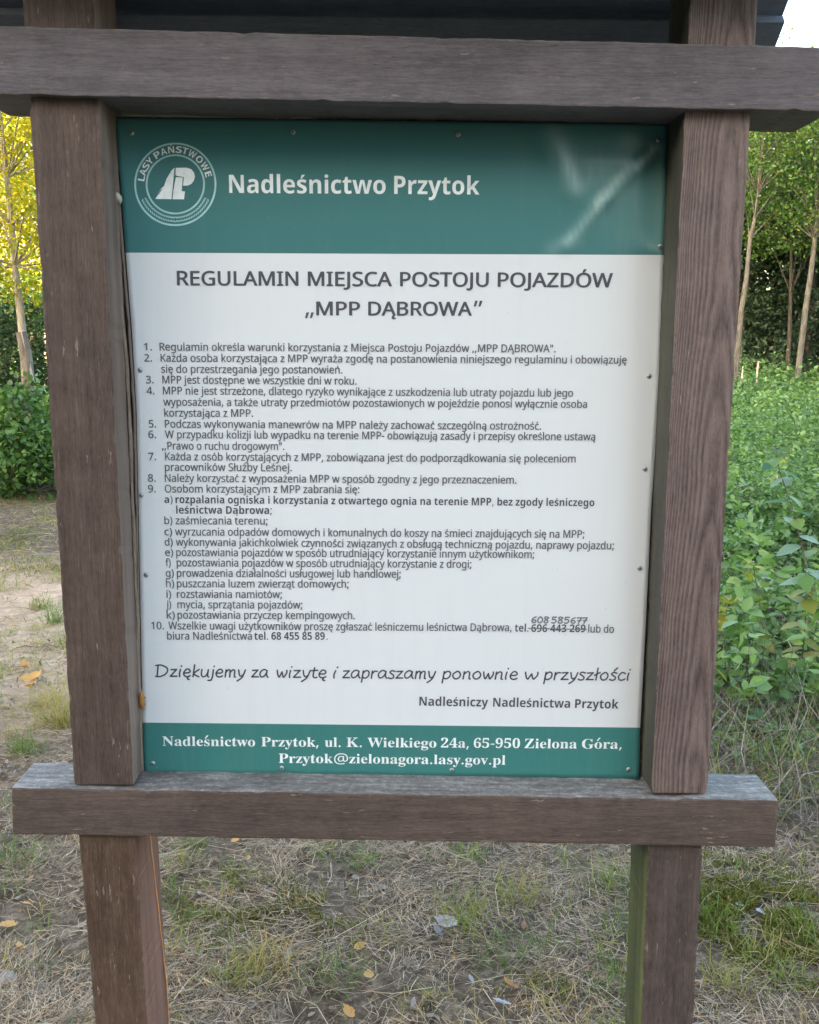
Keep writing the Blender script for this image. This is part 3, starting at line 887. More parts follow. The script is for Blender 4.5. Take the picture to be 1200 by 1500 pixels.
P = [PP(774, 921.0), PP(860, 922.8), PP(860, 921.4), PP(774, 919.4)]
for p in P: p.y -= LIFT * 1.6
link('pen_strike', np_mesh('pen_strike', [list(p) for p in P], [(0, 1, 2, 3)]), M_pen, sheet)

# ---- round emblem
def EM(X, Y): return (170 + X / 6.667, 190 + Y / 6.667)
def flat(name, polys, mat, lift=LIFT):
    bm = bmesh.new()
    for poly in polys:
        vs_ = []
        for (x, y) in poly:
            p = PP(x, y); p.y -= lift
            vs_.append(bm.verts.new(p))
        bm.faces.new(vs_)
    bmesh.ops.triangulate(bm, faces=list(bm.faces))
    me = bpy.data.meshes.new(name); bm.to_mesh(me); bm.free()
    return link(name, me, mat, sheet)
ECX, ECY = 257.0, 270.0
def annulus(r0, r1, n_=72):
    out = []
    for k in range(n_):
        a0 = 2 * math.pi * k / n_; a1 = 2 * math.pi * (k + 1) / n_
        f_ = lambda r, a: (ECX + r * math.cos(a), ECY + r * 1.015 * math.sin(a))
        out.append([f_(r0, a0), f_(r1, a0), f_(r1, a1), f_(r0, a1)])
    return out
flat('emblem_ring', annulus(57.5, 60.2), M_eink)
flat('emblem_ring', annulus(40.8, 43.4), M_eink)
tree_half = [(572, 372), (545, 395), (495, 478), (510, 484), (470, 548), (434, 580), (449, 588), (385, 676), (543, 678)]
flat('emblem_tree', [[EM(*p) for p in tree_half]], M_wink)
l_half = [(585, 464), (652, 466), (642, 600), (674, 602), (665, 679), (554, 679), (562, 590)]
flat('emblem_letter', [[EM(*p) for p in l_half]], M_wink)
pbowl = [(584, 372), (690, 370), (735, 385), (762, 418), (771, 458), (760, 500), (735, 530), (700, 546), (656, 546), (664, 462), (600, 452), (582, 444)]
flat('emblem_letter', [[EM(*p) for p in pbowl]], M_wink)
ear = []
for sgn in (-1, 1):
    for k in range(16):
        th = R(92 + k * 4.15) if sgn < 0 else R(88 - k * 4.15)
        for rr, tilt in ((53.2, 0.55), (48.0, -0.55)):
            cx = ECX + rr * math.cos(th); cy = ECY + rr * 1.015 * math.sin(th)
            ta = th + math.pi / 2 * (1 if sgn < 0 else -1) + (tilt if sgn < 0 else -tilt)
            ux, uy = math.cos(ta), math.sin(ta)
            a_, b_ = 2.9, 1.15
            ear.append([(cx - ux * a_, cy - uy * a_), (cx + uy * b_, cy - ux * b_), (cx + ux * a_, cy + uy * a_), (cx - uy * b_, cy + ux * b_)])
flat('emblem_wheat', ear, M_eink)
chars = [('L', 170.0), ('A', 159.5), ('S', 148.5), ('Y', 138.0), ('P', 122.0), ('A', 110.0), ('Ń', 97.0), ('S', 84.0), ('T', 73.5), ('W', 60.5), ('O', 45.5), ('W', 31.0), ('E', 17.0)]
for ch, deg in chars:
    me, co = text_mesh(ch, 'bold')
    a, b = co[:, 0].min(), co[:, 0].max()
    s_ = 9.6 / capheight(); wd = {'W': 11.6, 'O': 10, 'L': 7.5, 'E': 7.5}.get(ch, 9.0)
    sx = wd / (b - a)
    th = R(deg)
    ex = (math.sin(th), math.cos(th)); ey = (math.cos(th), -math.sin(th))   # reading direction clockwise; up = outwards
    V_ = []
    for k in range(len(co)):
        lx = (co[k, 0] - (a + b) / 2) * sx; ly = co[k, 1] * s_ + 45.6
        V_.append((ECX + ex[0] * lx + ey[0] * ly, ECY + ex[1] * lx + ey[1] * ly * 1.015))
    W_ = []
    for (x, y), cz in zip(V_, co[:, 2]):
        p = PP(x, y); p.y -= LIFT + float(cz); W_ += list(p)
    me.vertices.foreach_set('co', np.array(W_, np.float32)); me.update()
    me.materials.clear(); me.materials.append(M_wink)
    link('emblem_letter', me, None, sheet)

# ---- screws
def screw_mesh():
    bm = bmesh.new()
    prof = [(0.0, -0.0030), (0.0028, -0.0028), (0.0044, -0.0016), (0.0050, 0.0)]
    n_ = 14; ringv = []
    c = bm.verts.new((0, prof[0][1], 0))
    for r_, y_ in prof[1:]:
        ringv.append([bm.verts.new((r_ * math.cos(2 * math.pi * k / n_), y_, r_ * math.sin(2 * math.pi * k / n_))) for k in range(n_)])
    for k in range(n_): bm.faces.new((c, ringv[0][k], ringv[0][(k + 1) % n_]))
    for j in range(len(ringv) - 1):
        for k in range(n_): bm.faces.new((ringv[j][k], ringv[j + 1][k], ringv[j + 1][(k + 1) % n_], ringv[j][(k + 1) % n_]))
    nf = len(bm.faces)
    v = [bm.verts.new((0.0016 * math.cos(math.pi / 3 * k), -0.0031, 0.0016 * math.sin(math.pi / 3 * k))) for k in range(6)]
    f = bm.faces.new(v); f.material_index = 1
    bmesh.ops.recalc_face_normals(bm, faces=bm.faces)
    me = bpy.data.meshes.new('screw'); bm.to_mesh(me); bm.free()
    me.materials.append(M_screw); me.materials.append(M_slot)
    me.shade_smooth()
    return me
smesh = screw_mesh()
for i, (x, y) in enumerate([(193, 195), (429.5, 193.5), (671, 197), (964.5, 205), (205.5, 542), (207, 725), (214, 842), (951, 551), (945, 687), (937, 832), (967, 361), (224, 1118), (413, 1125), (662, 1128), (921, 1127)]):
    p = PP(x, y); p.y -= buckle(x, y)
    o = bpy.data.objects.new('screw', smesh); col.objects.link(o); o.parent = sheet
    o.location = p
    o.rotation_euler = (random.uniform(-.1, .1), random.uniform(0, 1), random.uniform(-.1, .1))

print('panel width', (PP(978, 182) - PP(168, 172)).length, (PP(938, 1143) - PP(211, 1136)).length, 'roof', XR, slope, 'zT', zT, zB)
#==NATURE==
# ================================================================== ground
def vnoise(x, y, s, seed=0):
    """smooth value in 0..1 from a few crossed waves"""
    r = np.random.default_rng(seed)
    o = np.zeros(np.broadcast(x, y).shape)
    for k in range(7):
        a = r.uniform(0, 2 * math.pi); f = s * r.uniform(0.5, 2.2); ph = r.uniform(0, 6.28)
        o = o + np.sin((x * math.cos(a) + y * math.sin(a)) * f + ph + 1.3 * np.sin((x * math.sin(a) - y * math.cos(a)) * f * 0.7 + ph * 2))
    return np.clip(0.5 + o / 7.5, 0, 1)

rr = np.concatenate([[0.02], np.geomspace(0.5, 6, 150), np.geomspace(6.1, 60, 110)[1:], np.geomspace(62, 1000, 24)])
na = 420
th = np.linspace(0, 2 * math.pi, na, endpoint=False)
RRg, THg = np.meshgrid(rr, th, indexing='ij')
X = RRg * np.cos(THg); Y = -D + RRg * np.sin(THg)
Z = terrain(X, Y)
near = np.clip(1 - (RRg - 5) / 4, 0, 1)
Z = Z + near * (0.018 * (vnoise(X, Y, 14, 3) - 0.5) + 0.010 * (vnoise(X, Y, 45, 4) - 0.5))
V = np.stack([X, Y, Z], -1).reshape(-1, 3)
i, j = np.meshgrid(np.arange(len(rr) - 1), np.arange(na), indexing='ij')
j2 = (j + 1) % na
Fq = np.stack([i * na + j, (i + 1) * na + j, (i + 1) * na + j2, i * na + j2], -1).reshape(-1, 4)
me = np_mesh('ground', V, Fq)
m, n, l, bs = new_mat('forest_floor')
geo = n.new('ShaderNodeNewGeometry'); pos = geo.outputs['Position']
f1 = noise(n, l, pos, 1.6, 5, 0.6); f2 = noise(n, l, pos, 22, 6, 0.7, 0.8); f3 = noise(n, l, pos, 110, 3, 0.7)
r1 = ramp(n, [(0.30, (0.035, 0.026, 0.017)), (0.5, (0.11, 0.085, 0.058)), (0.68, (0.24, 0.19, 0.14))]); l.new(f2, r1.inputs[0])
r2 = ramp(n, [(0.54, (0, 0, 0)), (0.66, (1, 1, 1))]); l.new(f1, r2.inputs[0])
c = mixc(n, l, math_n(n, l, 'MULTIPLY', r2.outputs[0], 0.5), r1.outputs[0], (0.045, 0.065, 0.018))
# sandy trodden patch on the left
sep = n.new('ShaderNodeSeparateXYZ'); l.new(pos, sep.inputs[0])
def gauss(cx, cy, rx, ry):
    a = math_n(n, l, 'DIVIDE', math_n(n, l, 'SUBTRACT', sep.outputs[0], cx), rx)
    b = math_n(n, l, 'DIVIDE', math_n(n, l, 'SUBTRACT', sep.outputs[1], cy), ry)
    s_ = math_n(n, l, 'ADD', math_n(n, l, 'MULTIPLY', a, a), math_n(n, l, 'MULTIPLY', b, b))
    return math_n(n, l, 'SUBTRACT', 1.0, s_, True)
sp = G(30, 950)
gs = gauss(sp.x - 0.5, sp.y + 0.5, 2.6, 2.1)
gs = math_n(n, l, 'MULTIPLY', gs, math_n(n, l, 'ADD', f1, 0.75), True)
sandr = ramp(n, [(0.3, (0.26, 0.185, 0.13)), (0.7, (0.56, 0.43, 0.32))]); l.new(f2, sandr.inputs[0])
c = mixc(n, l, gs, c, sandr.outputs[0])
# greener beyond
yg = ramp(n, [(0, (0, 0, 0)), (1, (1, 1, 1))]); l.new(math_n(n, l, 'DIVIDE', math_n(n, l, 'SUBTRACT', sep.outputs[1], 7.0), 4.0, True), yg.inputs[0])
gr = ramp(n, [(0.3, (0.03, 0.06, 0.014)), (0.7, (0.09, 0.15, 0.04))]); l.new(f2, gr.inputs[0])
c = mixc(n, l, yg.outputs[0], c, gr.outputs[0])
l.new(c, bs.inputs['Base Color']); bs.inputs['Roughness'].default_value = 0.95; bs.inputs['Specular IOR Level'].default_value = 0.2
bp = n.new('ShaderNodeBump'); bp.inputs['Strength'].default_value = 0.9; bp.inputs['Distance'].default_value = 0.012
l.new(math_n(n, l, 'ADD', f2, math_n(n, l, 'MULTIPLY', f3, 0.5)), bp.inputs['Height']); l.new(bp.outputs[0], bs.inputs['Normal'])
g = link('ground', me, m, None, True); g['kind'] = 'structure'

# ------------------------------------------------------------------ leaf and blade cloth
def leaf_mat(name, stops, trans=0.35, tcol=(1.25, 1.35, 0.6), rough=0.5):
    m, n, l, bs = new_mat(name)
    at = n.new('ShaderNodeAttribute'); at.attribute_name = 'rnd'
    r = ramp(n, stops); l.new(at.outputs['Fac'], r.inputs[0])
    l.new(r.outputs[0], bs.inputs['Base Color'])
    bs.inputs['Roughness'].default_value = rough; bs.inputs['Specular IOR Level'].default_value = 0.3
    if trans:
        tr = n.new('ShaderNodeBsdfTranslucent')
        tc_ = mixc(n, l, 1.0, r.outputs[0], tcol, 'MULTIPLY')
        l.new(tc_, tr.inputs['Color'])
        mx = n.new('ShaderNodeMixShader'); mx.inputs[0].default_value = trans
        l.new(bs.outputs[0], mx.inputs[1]); l.new(tr.outputs[0], mx.inputs[2])
        l.new(mx.outputs[0], n['Material Output'].inputs['Surface'])
    return m

def rand_dirs(n_, up=0.0):
    v = rng.normal(size=(n_, 3)); v[:, 2] += up
    return v / np.linalg.norm(v, axis=1)[:, None]

def leaf_geo(P, L, up=1.2, flat=0.0, wid=0.33, rnd=None, tdir=None, hi=False):
    """folded leaf blades: five corners, two faces each"""
    n_ = len(P); L = np.broadcast_to(L, (n_,))[:, None]
    nrm = rand_dirs(n_, up)
    t = rng.normal(size=(n_, 3)) if tdir is None else tdir
    t = t - (t * nrm).sum(1)[:, None] * nrm; t /= np.linalg.norm(t, axis=1)[:, None] + 1e-9
    s = np.cross(nrm, t)
    w = wid * rng.uniform(0.8, 1.2, (n_, 1))
    base = P; tip = P + t * L - nrm * L * 0.12
    mid = P + t * L * 0.45 - nrm * L * 0.04
    A1 = P + t * L * 0.22 + s * L * w * 0.80 + nrm * L * 0.04; A2 = P + t * L * 0.62 + s * L * w * 0.82 + nrm * L * 0.03
    B1 = P + t * L * 0.22 - s * L * w * 0.80 + nrm * L * 0.04; B2 = P + t * L * 0.62 - s * L * w * 0.82 + nrm * L * 0.03
    r0_ = rng.uniform(0, 1, n_) if rnd is None else rnd
    if hi:
        V = np.stack([base, A1, A2, tip, B2, B1, mid], 1).reshape(-1, 3)
        o = np.arange(n_)[:, None] * 7
        Fq = np.concatenate([o + np.array([[0, 1, 2, 3, 6]]), o + np.array([[0, 6, 3, 4, 5]])], 0)
        return V, Fq, np.repeat(r0_, 7)
    A_ = P + t * L * 0.42 + s * L * w + nrm * L * 0.07
    B_ = P + t * L * 0.42 - s * L * w + nrm * L * 0.07
    V = np.stack([base, A_, tip, B_, mid], 1).reshape(-1, 3)
    o = np.arange(n_)[:, None] * 5
    Fq = np.concatenate([o + np.array([[0, 1, 2, 4]]), o + np.array([[0, 4, 2, 3]])], 0)
    return V, Fq, np.repeat(r0_, 5)

def blade_geo(P, L, W, lean, az=None, rnd=None, droop=0.5):
    """grass blades and straws: three cross-sections, lean 0 upright .. 1 lying"""
    n_ = len(P)
    az = rng.uniform(0, 2 * math.pi, n_) if az is None else az
    d_ = np.stack([np.cos(az), np.sin(az), np.zeros(n_)], 1)
    s = np.stack([-np.sin(az), np.cos(az), rng.normal(0, .3, n_)], 1)
    L = np.broadcast_to(L, (n_,)).astype(float); W = np.broadcast_to(W, (n_,)); lean = np.broadcast_to(lean, (n_,))
    a1 = lean * math.pi / 2; a2 = np.minimum(a1 + droop * rng.uniform(0.2, 1, n_), math.pi / 2 + 0.1)
    a2 = np.where(lean > 0.9, a1 + rng.normal(0, 0.08, n_), a2)
    st = lambda a: d_ * np.sin(a)[:, None] + np.array([[0, 0, 1.0]]) * np.cos(a)[:, None]
    bend = (rng.normal(0, 0.14, n_) * L)[:, None] * np.stack([-np.sin(az), np.cos(az), np.zeros(n_)], 1)
    p0 = P; p1 = P + st(a1) * (L * 0.5)[:, None] + bend; p2 = p1 + st(a2) * (L * 0.5)[:, None] - bend * 0.3
    w = (W / 2)[:, None]
    V = np.stack([p0 - s * w, p0 + s * w, p1 - s * w * 0.85, p1 + s * w * 0.85, p2 - s * w * 0.2, p2 + s * w * 0.2], 1).reshape(-1, 3)
    o = np.arange(n_)[:, None] * 6
    Fq = np.concatenate([o + np.array([[0, 1, 3, 2]]), o + np.array([[2, 3, 5, 4]])], 0)
    return V, Fq, np.repeat(rng.uniform(0, 1, n_) if rnd is None else rnd, 6)

def merge(parts):
    Vs, Fs, Rs = [], [], []; o = 0
    for V, Fq, r_ in parts:
        Vs.append(V); Fs.append(Fq + o); Rs.append(r_); o += len(V)
    return np.concatenate(Vs), np.concatenate(Fs), np.concatenate(Rs)

def stuff(name, parts, mat, label, cat, parent=None):
    V, Fq, r_ = merge(parts)
    o = link(name, np_mesh(name, V, Fq, r_), mat, parent)
    if parent is None: tag(o, label, cat, None, 'stuff')
    else: o['kind'] = 'stuff'
    return o

def sector(n_, a0, a1, r0, r1, p=1.0):
    """points by bearing (degrees right of straight ahead) and distance; p=1 gives equal screen density"""
    a = np.radians(rng.uniform(a0, a1, n_)); u = rng.uniform(0, 1, n_)
    if p == 1.0: r_ = r0 * (r1 / r0) ** u
    else: r_ = (r0 ** (1 - p) + u * (r1 ** (1 - p) - r0 ** (1 - p))) ** (1 / (1 - p))
    return r_ * np.sin(a), -D + r_ * np.cos(a), r_

def gz(x, y):
    return terrain(x, y) + np.clip(1 - (np.hypot(x, y + D) - 5) / 4, 0, 1) * (0.018 * (vnoise(x, y, 14, 3) - 0.5) + 0.010 * (vnoise(x, y, 45, 4) - 0.5))

# where the undergrowth stands: to the right of the board from about three and a half metres out
def green_mask(x, y):
    r_ = np.hypot(x, y + D)
    edge = 3.75 + 0.35 * (vnoise(x, y, 3, 21) - 0.5) + np.clip(1.25 - x, 0, 4) * 1.4
    right = np.clip((r_ - edge) / 1.3, 0, 1) * (x > -0.3)
    left = np.clip((r_ - 12.0 - 2 * (vnoise(x, y, 1.2, 22) - 0.5)) / 1.5, 0, 1)
    return np.where(x > -0.3, right, left)

# ---- dead grass lying on the ground
M_straw = leaf_mat('dead_grass', [(0.0, (0.05, 0.038, 0.028)), (0.25, (0.14, 0.11, 0.08)), (0.55, (0.34, 0.265, 0.185)), (0.85, (0.54, 0.44, 0.31)), (0.94, (0.46, 0.31, 0.14)), (1.0, (0.32, 0.16, 0.06))], 0.1, (1.1, 1, 0.8), 0.7)
parts = []
x, y, r_ = sector(210000, -36, 36, 1.5, 4.6, 1.2)
k = rng.uniform(0, 1, len(x)) < np.clip((vnoise(x, y, 8, 31) - 0.22) * 2.0, 0.12, 1) * (1 - 0.8 * green_mask(x, y)); x = x[k]; y = y[k]
P = np.stack([x, y, gz(x, y) + rng.uniform(0.001, 0.028, len(x))], 1)
az = vnoise(x, y, 2.4, 32) * 9 + rng.normal(0, 1.0, len(x))
parts.append(blade_geo(P, rng.uniform(0.02, 0.10, len(x)) * rng.uniform(0.4, 1.3, len(x)), rng.uniform(0.0006, 0.0020, len(x)), rng.uniform(0.86, 1.02, len(x)), az))
x, y, r_ = sector(26000, -44, 44, 4.6, 12, 1.0)
k = rng.uniform(0, 1, len(x)) < (0.25 + 0.8 * vnoise(x, y, 4, 33)) * (1 - green_mask(x, y)); x = x[k]; y = y[k]
P = np.stack([x, y, gz(x, y) + rng.uniform(0.002, 0.02, len(x))], 1)
parts.append(blade_geo(P, rng.uniform(0.06, 0.2, len(x)), rng.uniform(0.002, 0.005, len(x)), rng.uniform(0.8, 1.0, len(x))))
x, y, r_ = sector(420, -44, 44, 1.6, 4.2, 1.0)     # thicker bleached stalks
P = np.stack([x, y, gz(x, y) + rng.uniform(0.01, 0.04, len(x))], 1)
parts.append(blade_geo(P, rng.uniform(0.12, 0.28, len(x)), rng.uniform(0.0014, 0.0024, len(x)), rng.uniform(0.93, 1.02, len(x)), None, rng.uniform(0.6, 0.95, len(x))))
stuff('dead_grass', parts, M_straw, 'grey and straw coloured dead grass matted over the ground', 'dead grass')

# ---- living grass in tufts
M_grass = leaf_mat('grass_blade', [(0.0, (0.07, 0.13, 0.022)), (0.35, (0.12, 0.20, 0.035)), (0.6, (0.18, 0.23, 0.045)), (0.8, (0.30, 0.26, 0.08)), (1.0, (0.42, 0.31, 0.14))], 0.3)
parts = []
def tufts(cx, cy, per, rad, Lr, Wr, rn=(0, 1), lean=(0.05, 0.7)):
    n_ = len(cx)
    x = np.repeat(cx, per) + rng.normal(0, rad, n_ * per); y = np.repeat(cy, per) + rng.normal(0, rad, n_ * per)
    P = np.stack([x, y, gz(x, y)], 1)
    sc = np.repeat(rng.uniform(0.6, 1.2, n_), per); rb = np.repeat(rng.uniform(rn[0], rn[1], n_), per)
    parts.append(blade_geo(P, rng.uniform(*Lr, n_ * per) * sc, rng.uniform(*Wr, n_ * per), rng.uniform(*lean, n_ * per), None, np.clip(rb + rng.normal(0, 0.1, n_ * per), 0, 1), 0.9))
x, y, r_ = sector(900, -44, 44, 1.6, 4.6, 1.2)
k = rng.uniform(0, 1, len(x)) < vnoise(x, y, 5, 35) ** 2 * 1.5 * (1 - 0.5 * green_mask(x, y)); tufts(x[k], y[k], 16, 0.022, (0.04, 0.13), (0.0015, 0.0032), (0.1, 0.95))
for (px, py, nb, L_, rn) in ((360, 1430, 120, (.07, .16), (.75, 1)), (400, 1400, 90, (.06, .15), (.8, 1)), (690, 1345, 110, (.06, .15), (.3, .8)), (760, 1310, 80, (.05, .12), (.5, .9)), (500, 1420, 26, (.09, .16), (.1, .4)), (465, 1440, 20, (.08, .15), (.1, .4)),
        (740, 1400, 40, (.05, .12), (.1, .4)), (800, 1385, 40, (.05, .12), (.1, .4)), (905, 1290, 60, (.08, .15), (.4, .8)), (20, 1250, 60, (.08, .16), (.1, .45)), (270, 1235, 60, (.04, .08), (.1, .5)), (1105, 1390, 70, (.06, .14), (.35, .8)), (1070, 1440, 90, (.08, .18), (.3, .8)),
        (1150, 1430, 70, (.06, .14), (.35, .9)), (1040, 1350, 50, (.08, .16), (.2, .6)), (90, 1050, 160, (.10, .22), (.3, .9)), (70, 1020, 120, (.10, .2), (.4, 1)), (40, 1090, 120, (.08, .2), (.3, .8)), (330, 1380, 30, (.06, .13), (.1, .5)), (60, 880, 120, (.1, .22), (.5, .9)), (80, 900, 100, (.1, .2), (.2, .6)), (170, 1370, 40, (.06, .12), (.1, .4)), (560, 1370, 40, (.05, .1), (.3, .7)), (620, 1460, 40, (.05, .1), (.3, .9)), (680, 1250, 60, (.06, .12), (.3, .7)), (880, 1440, 50, (.05, .12), (.1, .5))):
    g0 = G(px, py + 12)
    tufts(np.array([g0.x]), np.array([g0.y]), nb, 0.035, L_, (.0018, .0036), rn)
x, y, r_ = sector(4200, -34, -14, 4.3, 13, 1.0)
k = rng.uniform(0, 1, len(x)) < vnoise(x, y, 2.2, 36) ** 1.5; k = k & (rng.uniform(0, 1, len(x)) < 0.55); tufts(x[k], y[k], 12, 0.05, (0.04, 0.12), (0.0025, 0.005), (0.45, 1.0), (0.3, 0.95))
x, y, r_ = sector(700, 8, 36, 3.3, 6, 1.0)
k = rng.uniform(0, 1, len(x)) < vnoise(x, y, 3.2, 37); tufts(x[k], y[k], 8, 0.05, (0.08, 0.3), (0.002, 0.004), (0.1, 0.9), (0.1, 0.8))
x, y, r_ = sector(9000, -34, -8, 12, 40, 1.0)
tufts(x, y, 7, 0.16, (0.15, 0.45), (0.008, 0.018), (0.0, 0.6), (0.05, 0.5))
stuff('grass', parts, M_grass, 'short green and yellowing grass growing in tufts through the dead grass', 'grass')

# ---- moss cushions
M_moss = leaf_mat('moss', [(0, (0.07, 0.080, 0.010)), (0.6, (0.13, 0.14, 0.018)), (1, (0.18, 0.18, 0.03))], 0.2)
parts = []
for (px, py, rx, nb) in ((1075, 1320, 0.13, 9000), (1130, 1350, 0.12, 5000), (340, 1330, 0.09, 2400), (1010, 1300, 0.05, 700), (490, 1345, 0.05, 800), (800, 1455, 0.04, 600), (415, 1330, 0.05, 700), (1180, 1400, 0.1, 2500), (60, 830, 0.2, 1500), (20, 790, 0.2, 1500)):
    g0 = G(px, py); x = g0.x + rng.normal(0, rx, nb); y = g0.y + rng.normal(0, rx * 0.9, nb)
    k = vnoise(x, y, 16, 41) > 0.36; x = x[k]; y = y[k]
    P = np.stack([x, y, gz(x, y) + 0.010], 1)
    parts.append(blade_geo(P, rng.uniform(0.010, 0.028, len(x)), rng.uniform(0.003, 0.005, len(x)), rng.uniform(0, 0.8, len(x))))
stuff('moss', parts, M_moss, 'bright green moss cushions, largest right of the right leg', 'moss')

# ---- dead leaf litter
M_litter = leaf_mat('leaf_litter', [(0, (0.07, 0.05, 0.035)), (0.4, (0.16, 0.125, 0.095)), (0.8, (0.27, 0.235, 0.205)), (0.95, (0.34, 0.32, 0.31)), (1.0, (0.35, 0.19, 0.09))], 0.1, (1, .9, .7), 0.7)
parts = []
x, y, r_ = sector(22000, -40, 40, 1.6, 5.5, 1.2)
k = rng.uniform(0, 1, len(x)) < vnoise(x, y, 5, 43) * (1 - 0.7 * green_mask(x, y)); x = x[k]; y = y[k]
P = np.stack([x, y, gz(x, y) + 0.006], 1)
parts.append(leaf_geo(P, rng.uniform(0.006, 0.034, len(x)) * rng.uniform(0.5, 1.1, len(x)), 1.0, 0, 0.30, None, None, True))
stuff('leaf_litter', parts, M_litter, 'curled grey and brown leaf litter scattered among the dead grass', 'leaf litter')

# ---- undergrowth of the clearing
M_under = leaf_mat('undergrowth_leaf', [(0.0, (0.045, 0.095, 0.035)), (0.35, (0.095, 0.185, 0.065)), (0.7, (0.17, 0.285, 0.11)), (0.96, (0.25, 0.36, 0.13)), (1.0, (0.36, 0.34, 0.08))], 0.35, (1.2, 1.35, 0.6), 0.42)
parts = []
def under(n_, a0, a1, r0, r1, Lr, hs, p=1.0, dens=0.55, seed=51, rn=(0, .95)):
    x, y, r_ = sector(n_, a0, a1, r0, r1, p)
    m_ = green_mask(x, y)
    dn = vnoise(x, y, 1.1, seed)
    k = rng.uniform(0, 1, len(x)) < m_ * np.clip((vnoise(x, y, 3.0, seed + 1) - 0.28) * 2.6, 0.06, 1)
    x = x[k]; y = y[k]; r_ = r_[k]; dn = dn[k]
    h = hs * (0.15 + 1.0 * dn * vnoise(x, y, 4.2, seed + 2) * 1.6) * np.clip((r_ - 3.2) / 3.0, 0.25, 1.0)
    z = terrain(x, y) + h * rng.uniform(0.12, 1, len(x)) ** 0.7
    L = rng.uniform(Lr[0], Lr[1], len(x)) * np.clip(r_ / 12, 1, 2.6)
    parts.append(leaf_geo(np.stack([x, y, z], 1), L, 1.5, 0, 0.30, np.clip(rng.uniform(rn[0], rn[1], len(x)) * 0.75 + 0.25 * vnoise(x, y, 1.5, 77), 0, 1), None, True))
under(60000, 12, 32, 3.3, 9, (0.022, 0.058), 0.50)
under(90000, 12, 32, 7, 40, (0.035, 0.075), 0.60, 1.0, 0.8)
under(26000, -16, 12, 5, 40, (0.08, 0.16), 0.5, 1.0, 0.8)
under(16000, -36, -16, 12, 40, (0.05, 0.10), 0.35, 1.0, 0.8)
# taller weeds standing out of it
x, y, r_ = sector(150, 13, 30, 4.0, 14, 1.0)
for wx, wy, wr in zip(x, y, r_):
    hgt = rng.uniform(0.25, 0.6) * min(1, wr / 6); nl = int(rng.integers(14, 34)); lean = rng.normal(0, 0.25, 2)
    t = rng.uniform(0.15, 1, nl)
    P = np.stack([wx + lean[0] * t * hgt, wy + lean[1] * t * hgt, terrain(wx, wy) + 0.12 + hgt * t], 1)
    td = rng.normal(0, 1, (nl, 3)); td[:, 2] = rng.normal(0.1, 0.25, nl); td /= np.linalg.norm(td, axis=1)[:, None]
    parts.append(leaf_geo(P + td * 0.02, rng.uniform(0.04, 0.095, nl), 1.0, 0, rng.uniform(0.16, 0.34), np.clip(np.full(nl, rng.uniform(0.2, 1)) + rng.normal(0, .08, nl), 0, 1), td, True))
x, y, r_ = sector(9000, 11, 33, 3.2, 10, 1.2)       # thin stems
k = rng.uniform(0, 1, len(x)) < green_mask(x, y) + 0.5 * (np.hypot(x, y + D) < 4.9) * (x > 0.9); x = x[k]; y = y[k]
stuff('undergrowth', parts, M_under, 'low leafy green undergrowth covering the clearing behind the board', 'undergrowth')
M_stem = leaf_mat('dead_stem', [(0, (0.05, 0.04, 0.03)), (0.6, (0.14, 0.12, 0.10)), (1, (0.30, 0.27, 0.24))], 0, (1, 1, 1), 0.8)
P = np.stack([x, y, gz(x, y)], 1)
stuff('dead_stems', [blade_geo(P, rng.uniform(0.1, 0.45, len(x)), rng.uniform(0.002, 0.005, len(x)), rng.uniform(0.1, 1.0, len(x)))], M_stem, 'thin brown dead stems tangled under the green undergrowth', 'dead stems')

# ================================================================== trees and shrubs
def tube(points, radii, sides=7):
    """tapered limb as quads"""
    pts = [np.array(p, float) for p in points]; V = []; Fq = []
    up = np.array([0.3, 0.1, 1.0])
    for i_, (p, r_) in enumerate(zip(pts, radii)):
        t = pts[min(i_ + 1, len(pts) - 1)] - pts[max(i_ - 1, 0)]; t /= np.linalg.norm(t) + 1e-9
        a = np.cross(t, np.array([0.93, 0.31, 0.17])); a /= np.linalg.norm(a) + 1e-9; b = np.cross(t, a)
        for k in range(sides):
            q_ = 2 * math.pi * k / sides
            V.append(p + (a * math.cos(q_) + b * math.sin(q_)) * r_)
    for i_ in range(len(pts) - 1):
        for k in range(sides):
            k2 = (k + 1) % sides
            Fq.append((i_ * sides + k, i_ * sides + k2, (i_ + 1) * sides + k2, (i_ + 1) * sides + k))
    return np.array(V), np.array(Fq), np.full(len(V), random.random())

def bark_mat(name, c0, c1, scale=14):
    m, n, l, bs = new_mat(name)
    geo = n.new('ShaderNodeNewGeometry'); mp = n.new('ShaderNodeMapping'); mp.inputs['Scale'].default_value = (1, 1, 0.3)
    l.new(geo.outputs['Position'], mp.inputs['Vector'])
    f = noise(n, l, mp.outputs[0], scale, 5, 0.65)
    r = ramp(n, [(0.35, c0), (0.65, c1)]); l.new(f, r.inputs[0]); l.new(r.outputs[0], bs.inputs['Base Color'])
    bs.inputs['Roughness'].default_value = 0.9
    bp = n.new('ShaderNodeBump'); bp.inputs['Distance'].default_value = 0.02; bp.inputs['Strength'].default_value = 0.7
    l.new(f, bp.inputs['Height']); l.new(bp.outputs[0], bs.inputs['Normal'])
    return m
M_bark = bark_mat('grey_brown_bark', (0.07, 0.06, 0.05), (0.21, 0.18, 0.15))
M_barkM = bark_mat('shaded_grey_bark', (0.05, 0.047, 0.042), (0.14, 0.13, 0.115))  # darker bark, shade of the right-hand trunks put into the colour
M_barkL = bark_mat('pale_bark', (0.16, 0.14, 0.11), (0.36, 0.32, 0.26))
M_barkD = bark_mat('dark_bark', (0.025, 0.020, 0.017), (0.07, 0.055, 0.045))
M_bare = bark_mat('bare_broken_wood', (0.30, 0.25, 0.21), (0.52, 0.46, 0.40), 30)
